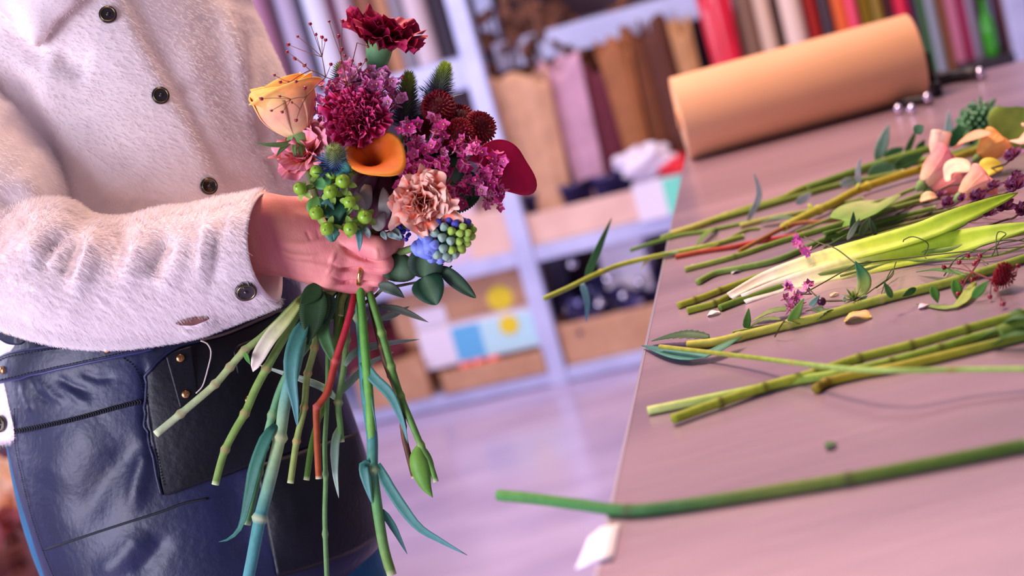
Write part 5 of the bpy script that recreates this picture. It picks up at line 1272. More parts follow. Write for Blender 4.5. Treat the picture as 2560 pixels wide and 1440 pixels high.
for pts, w, c in ((((858, 560, -28), (840, 520, -38), (836, 560, -40), (820, 580, -36)), .02, ('#1f4a34', '#24523a')), (((850, 480, -30), (838, 525, -44), (845, 560, -44)), .026, ('#1f4a36', '#26563c', '#1f4a34')), (((815, 535, -40), (822, 510, -44), (832, 500, -42)), .012, ('#5f8f8a', '#4a7f7a')),
                  (((800, 530, -38), (788, 515, -42), (795, 490, -40)), .014, ('#5a8a3e', '#6a9a48')), (((785, 450, -34), (812, 460, -42), (830, 440, -38)), .010, ('#4a8a4a', '#5a9a5a')), (((845, 590, -44), (830, 584, -48), (850, 582, -48)), .012, ('#4f8a7a', '#4a8070')), (((895, 565, -40), (899, 600, -48), (898, 630, -46)), .0055, ('#5f8a8a', '#5f8f94')),
                  (((845, 420, -38), (858, 425, -44), (866, 440, -40)), .014, ('#3a7a70', '#3f8478')), (((905, 568, -38), (918, 580, -44), (924, 596, -40)), .006, ('#8aa09a', '#a8b8b0')), (((882, 500, -40), (874, 520, -44), (868, 540, -40)), .006, ('#6a9a3e', '#7aa84a'))):
    leafp(t, pts, w, c, 'lance')
bstem(t, (852, 500, -18), [(880, 765, 4), (862, 830, -2), (838, 905, -4), (820, 975, -6), (800, 1008, -7), (791, 1022, -8), (792, 1080, -9), (794, 1140, -10), (797, 1197, -10)], [.0012, .002, .0026, .0028, .003, .003, .0028, .0026], ('#9a8a3a', '#a83a34', '#b02a38', '#b8283c', '#a83a2a', '#a04a28', '#a8522a'), [(792, 1022, -8), (838, 905, -4)], [(868, 560, 12), (884, 650, 22), (886, 720, 18)], nodecol='#c8605a', swell=.25, label='crimson to rust-coloured woody stem')
# 10 leucadendron
t = flower('leucadendron', (945, 500, -10), 'dark maroon pointed bracts with pale grey-green scales under the orange calla', 'flower')
for (b, m, e, w, c) in (((935, 575, -4), (905, 500, -16), (940, 425, -22), .024, ('#4a2438', '#3a1228', '#4a2238')), ((950, 578, -6), (965, 500, -22), (955, 430, -18), .024, ('#5a1a34', '#3a0c22', '#2f0a1c')), ((962, 575, 0), (1000, 500, -6), (985, 415, -4), .024, ('#3a0c20', '#2c0818', '#24060f')), ((935, 570, 4), (890, 480, 4), (905, 400, 0), .020, ('#3a0c20', '#2c0818', '#4a1a14')), ((950, 570, 6), (945, 470, 8), (950, 405, 6), .03, ('#2c0818', '#24060f'))):
    leafp(t, (b, m, e), w, c, 'ovate', 'bract', fold=-.35)
for (b, m, e, w) in (((905, 545, -26), (897, 500, -34), (888, 478, -32), .0095), ((958, 552, -28), (962, 510, -36), (958, 468, -24), .0105), ((930, 568, -28), (948, 555, -36), (962, 530, -34), .0115), ((917, 525, -20), (915, 480, -28), (922, 452, -14), .010)):
    leafp(t, (b, m, e), w, ('#7a8a74', '#a8a49c', '#86787e'), 'ovate', 'scale', fold=-.2, label='pale grey-green scale')
bstem(t, (945, 580, 0), [(925, 745, 16), (945, 830, 12), (962, 900, 8), (985, 960, 6), (1003, 1015, 4), (1008, 1065, 2), (1012, 1100, 2), (1036, 1195, 0)], [.0024, .0026, .0028, .0027, .0026, .0025], ('#4a1a24', '#5a3a2c', '#5a4232', '#6a4a36', '#5a3a2a'), [(962, 860, 8), (970, 940, 8), (1005, 1068, 2)], [(928, 640, 24), (912, 700, 26)], nodecol='#8a5a42', swell=.25, label='dark brown woody stem')
# 11 peach carnation
t = flower('carnation', (1055, 508, -45), 'pale peach-pink carnation facing the camera at the lower side of the bouquet', 'flower')
LP = ((6, 104, 1.0, .98), (6, 86, .97, .92), (6, 66, .93, .86), (6, 47, .88, .8), (5, 29, .83, .72), (5, 13, .78, .6), (3, 2, .7, .5))
mb = carnation(.0285, LP, 31, '#f0583a', '#fd8a6a', '#ffc4ae', .15, .006, .13, 10, 25, .75); ball(mb, (0, 0, .004), .0055, 10, 6, L3('#d8603c')); mk('bloom', put(mb, (1054, 508, -28), cdir(.05, -.02, 1), .6), m_petal, t, sub=1)
mb = calyx_mb(.0065, .022, ('#4f8f6a', '#6fa07c')); mk('calyx', put(mb, (1052, 512, -4), cdir(.05, -.02, 1)), m_plant, t)
bstem(t, (1052, 512, -4), [(818, 742, 8), (795, 800, 4), (786, 870, 0), (768, 940, -4), (760, 1020, -6), (742, 1100, -8), (726, 1208, -10)], [.0022, .0024, .0026, .0028, .0027, .0027], ('#5f8a5a', '#7a9a5a', '#94a862', '#8fa45a', '#93a45a'), [(786, 872, 0), (769, 938, -4), (758, 1022, -6), (741, 1104, -8)], [(950, 615, 24), (880, 690, 22)], nodecol='#b8905a', swell=.35, label='slim jointed stem with tan joints')
# 12 hyacinth
t = flower('hyacinth', (1110, 590, -18), 'blue hyacinth with green unopened buds under the peach carnation', 'flower')
def bud(cols):
    mb = MB(); cs = [L3(c) for c in cols]; prof = [(.15, 0), (.55, .25), (.78, .7), (.74, 1.15), (.45, 1.55), (.05, 1.72)]
    a = np.linspace(0, 2 * math.pi, 13)[:-1]; V = []; C = []
    for i, (r, z) in enumerate(prof):
        V.append([(r * math.cos(x) * (1 + .10 * math.cos(3 * x)), r * math.sin(x) * (1 + .10 * math.cos(3 * x)), z) for x in a])
        c = np.array([np.interp(z / 1.72, np.linspace(0, 1, len(cs)), [q[k] for q in cs]) for k in range(3)]); C.append([c] * 12)
    grid(mb, np.array(V), np.array(C), wrap=True); return mb
bms = [mesh_of('bud', bud(c), m_petal) for c in (('#6f7fd0', '#8f9fe0', '#7888d8'), ('#7f9fb8', '#8fb0a8', '#9ab8a0'), ('#7aa06a', '#9cc05a', '#a8cc50'), ('#4a4aa0', '#5a5ab8', '#4a4aa8'))]
hb, he = P3((1074, 608, -26)), P3((1164, 576, -40)); hax = he - hb; HL = np.linalg.norm(hax); HR = frame(hax)
mb = MB(); lathe(mb, [(.004, 0), (.0075, HL * .3), (.0085, HL * .7), (.005, HL)], 14, L3('#6a8a4a'), HR, hb); mk('spike', mb, m_plant, t)
rs = random.Random(8)
for i in range(64):
    q = (i + .5) / 64; a = i * 2.39996; o = HR[:, 0] * math.cos(a) + HR[:, 1] * math.sin(a); rr = .0132 * math.sin(math.pi * (.28 + .62 * q)) + .001
    p = hb + HR[:, 2] * HL * q * 1.02 + o * rr * .8; d = o * (1 - .75 * q ** 3) + HR[:, 2] * (.1 + q ** 2.2 * 1.1)
    gz = q + np.dot(o, -UPV) * .18 + rs.gauss(0, .07); k = 0 if gz < .42 else 1 if gz < .68 else 2
    if np.dot(o, UPV) > .5: k = 3
    inst('bud', bms[k], t, p, frame(d, rs.random() * 6), .0049 * (1.12 - .3 * q))
for i, (b, m, e, w) in enumerate((((1048, 594, -30), (1058, 620, -42), (1078, 648, -38), .013), ((1056, 588, -34), (1074, 614, -46), (1094, 644, -40), .011), ((1046, 592, -30), (1056, 575, -40), (1076, 570, -38), .012), ((1044, 600, -28), (1042, 618, -36), (1060, 640, -34), .010), ((1066, 610, -24), (1090, 622, -34), (1098, 642, -28), .007), ((1052, 585, -16), (1070, 590, -30), (1082, 600, -30), .010))):
    leafp(t, (b, m, e), w, ('#5a68c8', '#8a9cec', '#6f7fe0'), 'strap', 'floret', fold=-.5, label='open blue hyacinth floret')
leafp(t, ((1138, 608, -24), (1150, 606, -30), (1160, 615, -28)), .010, ('#4a3fa0', '#5a4fb8'), 'ovate', 'floret')
leafp(t, ((1090, 552, -8), (1120, 535, -10), (1150, 548, -8)), .012, ('#4a4494', '#5a58b0'), 'ovate', 'floret')
bstem(t, (1058, 612, -8), [(858, 744, 14), (850, 790, 12)], [.003, .003, .0028], ('#7a9a5a', '#8aa85a'), (), [(980, 640, 14), (900, 690, 28)])
leafp(t, ((752, 752, 2), (718, 795, -4), (680, 838, -8), (650, 885, -10), (632, 930, -10)), .0115, ('#b8c860', '#d0d690', '#e6dcc0', '#f0d8d0'), 'strap', 'leaf', label='pale leaf blanched to pink-white at its tip', fold=.4)
# small grape hyacinth
t = flower('grape_hyacinth', (1004, 585, -20), 'tiny deep blue flower cluster between the fingers and the peach carnation', 'flower')
me = mesh_of('bud', bud(('#2f2f8a', '#3a3aa8', '#2a2a90')), m_petal); rs = random.Random(3)
for i in range(14): inst('bud', me, t, P3((1004 + rs.gauss(0, 8), 582 + rs.gauss(0, 8), -20 + rs.uniform(-6, 6))), frame(cdir(rs.gauss(0, .7), rs.gauss(-.2, .7), .8)), .0022)
bstem(t, (1004, 580, -16), [(960, 560, 0), (925, 640, 24), (900, 720, 26)], [.0012, .0014], ('#3a4a5a', '#4a6a4a'))
for pts in (((985, 570, -20), (1000, 590, -28), (1005, 598, -26)), ((955, 578, -24), (962, 592, -30), (966, 600, -28)), ((968, 585, -22), (990, 592, -28), (1002, 602, -24))): leafp(t, pts, .005, ('#7a9a94', '#9ab4ae'), 'lance')
# 13 airy twig with dark red seed heads
t = flower('panic_grass', (760, 200, -30), 'airy reddish twig with tiny dark red beads in front of the peach rose', 'twig')
def c1(x, y, z): return (600 + x * .2972, y * .2972, z)
hubs = {'a': c1(900, 720, -20), 'b': c1(590, 590, -38), 'c': c1(555, 815, -52), 'd': c1(505, 920, -54), 'e': c1(690, 480, -24), 'f': c1(850, 470, -22), 'g': c1(430, 835, -52), 'h': c1(985, 360, -16), 'i': c1(720, 650, -34), 'j': c1(420, 690, -46)}
tw = MB(); TC = L3('#7a4a3a')
def tg(a, b, r=.00036, bend=0): tube(tw, [P3(a), ((np.array(P3(a)) + P3(b)) / 2 + UPV * bend), P3(b)], [r, r * .8], 6, 5, TC)
for a, b in (('a', 'i'), ('i', 'b'), ('b', 'j'), ('i', 'c'), ('c', 'g'), ('c', 'd'), ('i', 'e'), ('a', 'f'), ('a', 'h')): tg(hubs[a], hubs[b], .00045, .0006)
seedm = MB(); ball(seedm, (0, 0, 0), 1, 10, 6, L3('#8a1a34'), (1, 1, 1.15)); lathe(seedm, [(.2, .9), (.1, 1.5), (.02, 1.9)], 5, L3('#5a0a1c')); sme = mesh_of('seed_head', seedm, m_berry)
rs = random.Random(6)
for x, y, h, r in ((860, 178, 'f', 5), (590, 200, 'e', 5), (485, 307, 'e', 4), (690, 312, 'e', 5), (720, 335, 'e', 5), (827, 305, 'f', 5), (405, 375, 'e', 5), (395, 437, 'b', 4), (460, 492, 'b', 5), (857, 415, 'f', 5), (543, 550, 'b', 5), (290, 632, 'j', 4), (340, 690, 'j', 5), (470, 685, 'j', 4.5), (545, 740, 'c', 5), (410, 690, 'j', 3.5), (180, 830, 'g', 5), (335, 810, 'g', 3.5), (355, 942, 'g', 4), (472, 1010, 'd', 5), (437, 862, 'd', 3), (265, 930, 'g', 3.5), (765, 540, 'i', 5), (850, 525, 'f', 5), (1075, 390, 'h', 4), (1060, 505, 'a', 4), (1075, 597, 'a', 4), (1365, 650, 'a', 5), (945, 510, 'a', 4), (1010, 540, 'a', 5), (750, 180, 'f', 3.5), (640, 290, 'e', 4), (880, 470, 'f', 4)):
    H_ = hubs[h]; p = c1(x, y, H_[2] + rs.uniform(-6, 3)); tg(H_, p, .0003, rs.uniform(-.001, .001)); inst('seed_head', sme, t, P3(p), frame(cdir(rs.gauss(0, 1), rs.gauss(.5, .6), rs.gauss(0, .6))), r * .0003)
mk('twig', tw, m_plant, t)
bstem(t, hubs['a'], [(862, 745, 26), (856, 780, 22)], [.0008, .001], ('#6a4a3a', '#6a7a4a'), (), [(880, 480, 20), (884, 660, 30)])
# 14 rose leaf sprig at the rack side of the hand
t = flower('rose_foliage', (1060, 670, 6), 'sprig of dark toothed rose leaves sticking out past the fingers', 'foliage')
bstem(t, (1130, 665, 4), [(1085, 695, 6), (1010, 712, 8), (960, 722, 12), (935, 742, 16), (890, 770, 18)], [.0007, .0010, .0014, .0016], ('#3a4a34', '#4a4a38', '#6a5a44'), ())
for b, e, w, c in (((1062, 695, 4), (1068, 600, 0), .029, ('#1f3f2a', '#1c3a26')), ((998, 705, 6), (1000, 632, 8), .028, ('#33502f', '#3a5a38')), ((1060, 692, 2), (1092, 762, -6), .0265, ('#1f4a32', '#245238', '#2a5a3e')), ((1100, 668, 2), (1190, 745, 6), .012, ('#3a5a44', '#4a6a54', '#3a5a44'))):
    serrated(t, b, e, w, c, 5, bow=-3, fold=.2, mid='#5a7a5a')
leafp(t, ((945, 712, 4), (980, 722, -2), (1012, 745, 2)), .0095, ('#4a5a4a', '#3a4a3c'), 'lance'); leafp(t, ((945, 765, 14), (1000, 775, 20), (1072, 806, 26)), .006, ('#5a6a5a', '#7a7a6a'), 'lance')
leafp(t, ((945, 800, 16), (985, 785, 24), (1025, 765, 34)), .006, ('#8a9a8a', '#9aaa9a'), 'lance')
# ------------------------------------------------------------------ stems, leaves and petals strewn on the table
GT = 'cut stems strewn on the table'
def tp(x, y, dz=0.0): return onz(x, y, TZ + dz * .001)
def tstem(pts, thick, cols, nodes, label, nodecol='#8a6a3a', name='cut_stem', cat='stem', taper=1.0, swell=.18, dz=0.0, n=None, endbend=None, group=GT):
    """pts: frame pixels (x, y[, mm above resting]) along a stem lying on the table"""
    d = np.mean([depth_of(tp(p[0], p[1])) for p in pts]); r = thick * (.86 if d > 1.35 else 1) / 2 * d / FPX
    P = [onz(p[0], p[1], TZ + r * 1.02 + .001 * (dz + (p[2] if len(p) > 2 else 0))) for p in pts]
    t = thing(name, P[len(P) // 2] - E3 * r, label, cat, group)
    N = [onz(q[0], q[1], TZ + r * 1.02) for q in nodes]
    mk('stem', stem_mb(P, [r * taper, r, r, r * .95], N, cols, nodecol, swell, n or 80, nodelen=r * .55), m_plant, t)
    return t, r
def tleaf(t, base, tip, w, cols, shape='lance', mid=None, up=False, nrm=None, name='leaf', label=None, **k):
    """leaf lying on the table, or standing up from its base when up is set"""
    b = tp(*base)
    if w < .05: w *= (.5 if up else .68)
    if up:
        d = depth_of(b); e = cp(tip[0], tip[1], d - .004); m = cp(mid[0], mid[1], d - .002) if mid else (b + e) / 2
        nr = TOCAM
    else:
        e = tp(*tip); m = tp(*mid) if mid else (b + e) / 2 + E3 * .003; nr = E3 if nrm is None else nrm
    mb = MB(); blade(mb, [b, m, e], w, nr, shape, cols=cols, **k); o = mk(name, mb, m_leaf, t, solid=.0005)
    if label: o['label'] = label
    return o
YG = ('#8a9a2e', '#98a83a', '#8c9c34'); GR_ = ('#5f7a2e', '#6a8634', '#5c7430'); DK = ('#2f5a2c', '#3f6a2c', '#2c5030')
# front stem with a bend at its joint
tstem([(1247, 1238, 2), (1330, 1246, 1), (1450, 1262, 0), (1568, 1276), (1680, 1266), (1800, 1248), (1960, 1222), (2130, 1194), (2340, 1155), (2580, 1108)], 31,
      ('#4f8a44', '#3f7a3c', '#3a6a38', '#6a7a38', '#56702c', '#4a682a'), [(1568, 1276), (2128, 1195)], 'dark green stem bent at its joint, lying across the front of the table', '#4a4a30', swell=.12)
# pair with dark joints
tstem([(1681, 1048), (1797, 1006), (1914, 967), (2035, 933), (2147, 896), (2281, 862), (2410, 825), (2580, 778)], 25, ('#8c9a2c', '#96a234', '#8a9830', '#7a8e2e'), [(1797, 1006), (1914, 967), (2035, 933), (2147, 896), (2281, 862), (2410, 826)], 'olive stem with dark joints, its cut end nearest the front', '#4a3a1c', dz=1)
tstem([(1620, 1027), (1700, 1011), (1893, 972), (1990, 951), (2102, 933), (2227, 904), (2356, 869), (2443, 842), (2580, 806)], 23, ('#b8c67a', '#9cba52', '#8aa63a', '#7a962e', '#6a8a2c'), [(2227, 904), (2356, 869)], 'light green stem beside the olive dark-jointed one, cut end at the table edge', '#5a4a22')
tstem([(2039, 973), (2068, 955), (2152, 934), (2240, 918), (2400, 880), (2580, 836)], 24, ('#8a7a1e', '#a09a2c', '#92942c', '#5f7a2c'), [(2068, 956)], 'short mustard-coloured stem end resting under the crossing stem', '#5a3a14')
t, r = tstem([(1650, 866, 5), (1868, 892, 8), (2089, 919, 18), (2227, 926, 20), (2400, 924, 14), (2580, 922, 10)], 13, ('#9a9440', '#8a9a3c', '#8fae5a', '#9ab860'), [(1868, 892), (2089, 919), (2385, 925)], 'thin straight stem crossing over the jointed pair', '#9a8a4a')
t = thing('cut_stem', tp(2560, 830), 'bundle of dark green leaves at the edge of the table behind the jointed pair', 'stem', GT)
mk('stem', stem_mb([tp(2500, 836, 6), tp(2600, 800, 8)], .006, (), GR_), m_plant, t)
for b, e, w in (((2560, 822, 8), (2440, 850, 2), .012), ((2580, 800, 12), (2500, 815, 10), .014), ((2585, 835, 10), (2470, 868, 2), .012), ((2580, 790, 16), (2520, 790, 20), .012)): tleaf(t, b, e, w, ('#2f5a2a', '#3f6a30'))
# leafy stem with torn leaves
t, r = tstem([(1720, 863), (1790, 855), (1850, 841), (1968, 812), (2044, 794), (2204, 748), (2393, 700), (2580, 640)], 23, ('#b0b04a', '#a4a844', '#8f9e3e', '#8a9a3a', '#7a9238'), [(1850, 842), (1966, 812), (2206, 749)], 'pale olive stem with torn leaves, between the jointed pair and the lily leaf', '#a8a060')
tleaf(t, (1856, 842, 8), (1604, 864, 3), .026, ('#2f6a3a', '#4a8f8a', '#3f807c', '#2f6068'), 'lance', mid=(1745, 897, 2), label='teal underside of a long curled leaf', fold=.3)
tleaf(t, (1775, 845, 4), (1628, 853, 3), .026, ('#3a5a34', '#2f5030', '#345a38'), 'ovate', serr=.12, n=22, mid=(1700, 842, 7))
for b, e, w, c in (((2290, 720, 12), (2255, 742, 3), .010, DK), ((2330, 715, 14), (2345, 758, 3), .014, ('#4f8030', '#3f6e28')), ((2385, 698, 14), (2400, 758, 4), .016, ('#568a34', '#44782a')), ((2230, 745, 12), (2210, 705, 16), .010, DK)): tleaf(t, b, e, w, c, up=True)
tleaf(t, (2440, 702, 6), (2290, 760, 1), .014, ('#9aaa4a', '#8fa04a', '#4f7a44'), 'lance', mid=(2390, 768, 1), label='curled yellowing leaf'); tleaf(t, (2430, 745, 3), (2470, 702, 12), .014, ('#4a8a3a', '#6aa04a'), up=True)
tleaf(t, (2420, 690, 6), (2290, 680, 3), .010, ('#4a7a3a', '#3a6a34'))
# lily leaves blanched white at the base
t = thing('lily_leaf', tp(2100, 680), 'broad pair of yellow-green leaves fading to white at the base, mid-table', 'leaf', None)
LC = ('#f2dcd4', '#efe0cc', '#dcd88a', '#b8cc3a', '#a2c02c', '#9ab82c', '#8cac2a')
def strap(t, pts, w, cols, tw=0, label=None, shape='lily', fold=.35, lift=E3):
    mb = MB(); blade(mb, [tp(*p) for p in pts], w, E3 * .6 + TOCAM * .8, shape, fold, 40, cols, twist=tw); o = mk('leaf', mb, m_leaf, t, solid=.0012)
    if label: o['label'] = label
strap(t, [(1824, 742, 4), (1920, 694, 6), (2040, 655, 10), (2160, 625, 16), (2300, 585, 22), (2420, 535, 30), (2545, 482, 34)], .0185, LC, label='upper leaf blade')
strap(t, [(1858, 750, 3), (1960, 716, 3), (2080, 684, 4), (2220, 650, 6), (2360, 622, 8), (2480, 590, 14), (2600, 560, 18)], .0235, LC, label='lower leaf blade')
strap(t, [(2150, 640, 4), (2280, 600, 6), (2360, 575, 7), (2420, 556, 8)], .013, ('#8aac3a', '#6a9a30', '#5c8a2c'))
# thin stems in front of and under the lily leaf
tstem([(1695, 764), (1760, 742), (1833, 714), (1960, 670), (2070, 632), (2200, 590), (2330, 555)], 17, ('#8a8f2a', '#848f30', '#6a8030'), [(1738, 752), (1800, 727)], 'thin olive stem, first of three cut ends by the white leaf base', '#4a3a18')
tstem([(1718, 777), (1790, 757), (1830, 737), (1900, 708)], 18, ('#7a8a28', '#848f30', '#7a8430'), [(1784, 758)], 'short olive stem ending under the white leaf base', '#4a3a18')
tstem([(1799, 770), (1866, 745), (1960, 715)], 18, ('#5a7a28', '#6a8630', '#5c7a2c'), [], 'stubby green cut end just before the white leaf base')
tstem([(1712, 674), (1840, 640), (1950, 604), (2060, 572), (2200, 530), (2350, 490)], 16, ('#8a9a48', '#6f8a34', '#6a8432', '#74883a'), [(1838, 641)], 'straight green stem below the red one', '#5a6a2a')
tstem([(1744, 705), (1790, 682), (1860, 668), (1950, 647), (2075, 594), (2200, 556), (2340, 520)], 16, ('#7a9444', '#62803a', '#5c7a30', '#6a8434'), [], 'green stem with a hooked cut end above the white leaf base', '#5a6a2a')
tstem([(1689, 642), (1760, 628), (1833, 617), (1890, 604), (1943, 596), (2010, 584)], 14, ('#a8482a', '#a03a26', '#b03034', '#9a2a34'), [(1833, 617)], 'short rust-red stem near the table edge', '#8a4a2a')
tstem([(1849, 627, 4), (1900, 600, 4), (1962, 569, 5), (2010, 556, 5), (2068, 553, 4), (2180, 530, 3)], 13, ('#9a6a34', '#8f5a2c', '#8a5a34'), [(1962, 569)], 'brown woody twig crossing over the red stem', '#7a4a2a')
# thick yellow-green stem and the back bundle
t, r = tstem([(1958, 569, 3), (2029, 533, 3), (2080, 510, 3), (2146, 475, 3), (2240, 442, 4), (2341, 411, 5), (2482, 362, 7), (2580, 330, 8)], 24, ('#b0ae3a', '#a0a22e', '#a89a24', '#96801e', '#8a842a', '#8a9a34'), [(2030, 532), (2150, 473), (2300, 425)], 'thick yellow-brown stem running up the middle of the flower heap', '#c0b850', swell=.3)
for b, e, w in (((2140, 478, 8), (2155, 458, 14), .006), ((2290, 424, 10), (2330, 410, 16), .007), ((2030, 528, 8), (2020, 512, 14), .006)): tleaf(t, b, e, w, ('#a8b83a', '#bcc850'))
tleaf(t, (2150, 470, 6), (2152, 392, 0), .012, ('#7a8a94', '#b0bac8', '#9aa8b4'), up=True, mid=(2145, 430), label='slender pale blue-green leaf standing up')
tleaf(t, (2492, 350, 16), (2560, 268, 20), .055, ('#8aa03a', '#9ab048', '#8aa444'), 'ovate', up=True, label='large ribbed leaf', mid=(2540, 300))
t, r = tstem([(1677, 586), (1740, 566), (1810, 541), (1880, 518), (1950, 498), (2021, 466), (2169, 424), (2341, 395), (2460, 365)], 19, ('#b8ba5a', '#8f9c3a', '#7a8c34', '#7a9030', '#5f7c2e'), [(1808, 541)], 'yellow-green stem at the back of the heap, its end at the table edge', '#b8c060')
tleaf(t, (1868, 554, 3), (1884, 428, 0), .014, ('#7a8a90', '#aab4c0', '#94a2ac'), up=True, mid=(1897, 490), label='thin pale leaf standing upright'); tleaf(t, (1790, 568, 4), (1735, 622, 1), .014, ('#6a8a2e', '#55782a'), mid=(1762, 590, 6))
t, r = tstem([(1654, 596), (1760, 560), (1880, 525), (2000, 490), (2100, 462), (2260, 430)], 18, ('#7a8c30', '#6a8030', '#62782c'), [], 'dull green stem half hidden in the back of the heap', dz=-.5)
t, r = tstem([(1576, 626), (1640, 605), (1700, 588), (1780, 575), (1900, 548)], 11, ('#5f8a30', '#6f9638', '#7a9a3c'), [], 'thin green stem poking out over the table edge')
t, r = tstem([(1361, 746, 4), (1420, 720, 4), (1481, 690, 4), (1545, 664, 4), (1620, 645, 3), (1700, 629), (1780, 612), (1860, 590)], 15, ('#a4b04a', '#98a63a', '#a8b03c', '#9ab048', '#7a9438'), [(1481, 690)], 'long stem jutting out over the table edge with two narrow leaves', '#c0b44a', swell=.3)
tleaf(t, (1466, 695, 4), (1530, 543, 0), .016, ('#4a7a4a', '#3f7040', '#4a6a34'), 'blade', up=True, mid=(1496, 622), label='narrow leaf standing up')
tleaf(t, (1455, 708, 2), (1466, 808, 0), .014, ('#6a94a4', '#4f7a84', '#5a84a0'), 'blade', up=True, mid=(1468, 755), label='narrow leaf hanging down')
tleaf(t, (1650, 640, 3), (1602, 672, -2), .012, ('#b0a48a', '#c4b8a0', '#a89c80'), label='papery dry leaf'); tleaf(t, (1700, 632, 3), (1610, 655, 0), .014, ('#5a8a80', '#4a7a78'))
t, r = tstem([(1850, 565), (1930, 545), (2060, 520), (2160, 497)], 15, ('#b0b060', '#8a9450', '#7a8a48'), [], 'pale short stem end lying among the back leaves')
tleaf(t, (1900, 560, 3), (2000, 548, 3), .022, ('#5a7a5a', '#4a6a50')); tleaf(t, (1990, 510, 5), (2030, 482, 12), .018, ('#7a8c90', '#b0b8c0'), up=True)
t, r = tstem([(1690, 640), (1780, 618), (1860, 578), (1900, 570)], 10, ('#8a9a44', '#74883a'), [(1705, 618)], 'faint thin stem beside the rust-red one')
# stems running along under the flowers at the far side of the heap
for k, (pts, w, c, lb) in enumerate((([(2190, 530), (2290, 492), (2382, 466), (2500, 420)], 17, ('#8a9a5a', '#7a8f4a', '#6a8040'), 'grey-green stem leading to the pink rose head'),
                                 ([(2200, 510, 6), (2290, 470, 8), (2376, 450, 10)], 12, ('#7a8c4a', '#8a9a52'), 'slim stem right under the pink rose head'),
                                 ([(2080, 600), (2200, 575), (2330, 545), (2480, 505)], 11, ('#5a6a30', '#6a6a3a', '#5a5a34'), 'brownish thin stem beneath the clear leaf'),
                                 ([(2160, 580), (2280, 545), (2400, 520)], 10, ('#4a5a2c', '#5a6430'), 'dark thin stem beside the brownish one'),
                                 ([(2180, 605, 2), (2300, 565, 2), (2440, 530, 2)], 9, ('#5a4a34', '#6a5a3a'), 'thin brown twig nearest the upper lily blade'))):
    tstem(pts, w, c, [], lb)
t, r = tstem([(1990, 580, 8), (2190, 505, 12), (2230, 497, 12)], 9, ('#6a7a34', '#7a8a40'), [], 'wiry stem carrying a folded translucent leaf')
tleaf(t, (2205, 500, 12), (2068, 590, 4), .060, ('#a8b07a', '#8aa05a', '#6a9434', '#5c8a2e'), 'ovate', up=False, mid=(2130, 560, 16), label='wide translucent folded leaf')
t, r = tstem([(2060, 620, 8), (2190, 545, 14), (2240, 520, 12)], 6, ('#4a6a34', '#5a7a3a'), [], 'fine stem with small curled dark leaves beside the translucent leaf')
for b, e, w, c in (((2130, 590, 10), (2134, 528, 0), .012, ('#2f4a2a', '#34502c')), ((2118, 600, 10), (2150, 545, 0), .010, ('#a8b4a0', '#3f5a34')), ((2150, 592, 10), (2176, 540, 0), .016, ('#3a502a', '#4a5a2c')), ((2190, 590, 10), (2175, 545, 0), .012, ('#2f4426', '#3a5030'))): tleaf(t, b, e, w, c, up=True)
# back greenery
t = thing('cut_stem', tp(2380, 380), 'leafy sprig with upright grey-green leaves at the back of the heap', 'stem', GT)
mk('stem', stem_mb([tp(2020, 470, 8), tp(2200, 408, 10), tp(2400, 350, 12), tp(2580, 290, 12)], .0045, (), GR_), m_plant, t)
for b, e, w, c in (((2190, 405, 8), (2223, 308, 0), .028, ('#5f8a6a', '#8fb4a8', '#a4bcb4')), ((2210, 400, 8), (2260, 368, 0), .030, ('#3a6a3c', '#4a7a54')), ((2260, 395, 8), (2292, 322, 0), .014, ('#2f5a2c', '#3f6a34')), ((2285, 330, 60), (2310, 314, 60), .022, ('#2a5a30', '#6a9a7a')), ((2290, 388, 8), (2312, 348, 0), .02, ('#24502a', '#2f5a30')),
                   ((2370, 372, 8), (2372, 275, 0), .018, ('#8ab0a8', '#a8c4c0')), ((2380, 370, 8), (2400, 310, 0), .034, ('#1f4a2a', '#2f6a3c')), ((2350, 380, 8), (2340, 345, 0), .03, ('#2a5a34', '#24502c')), ((2230, 420, 6), (2310, 385, 0), .03, ('#3f6a34', '#34602f')), ((2170, 440, 6), (2240, 412, 0), .04, ('#4a7a4a', '#5f8a6a')), ((2100, 462, 6), (2150, 448, 0), .022, ('#8a9aa0', '#6a8a5a'))):
    tleaf(t, b, e, w, c, 'lance', up=True)
t = thing('scabious', tp(2455, 350), 'round fluffy green seed head at the back of the flower heap', 'flower')
b, R, L = None, None, None
c = cp(2455, 312, depth_of(tp(2455, 352))); mb = MB(); rs = random.Random(9)
for i in range(150):
    z = 1 - 1.7 * (i + .5) / 150; a = i * 2.39996; s = math.sqrt(max(0, 1 - z * z)); d = RT0 * s * math.cos(a) + E2 * s * math.sin(a) + E3 * z; l = .030 * rs.uniform(.8, 1.1)
    tube(mb, [c + d * .004, c + d * l * .7, c + d * l], [.0009, .0013, .002], 4, 5, np.array([L3('#2a5a30'), L3('#3f7a44'), L3('#6fa07a')]) * rs.uniform(.75, 1.2))
mk('seed_ball', mb, m_plant, t, False); mk('stem', stem_mb([c - E3 * .004, tp(2440, 372, 6), tp(2380, 392, 4)], .0025, (), GR_), m_plant, t)
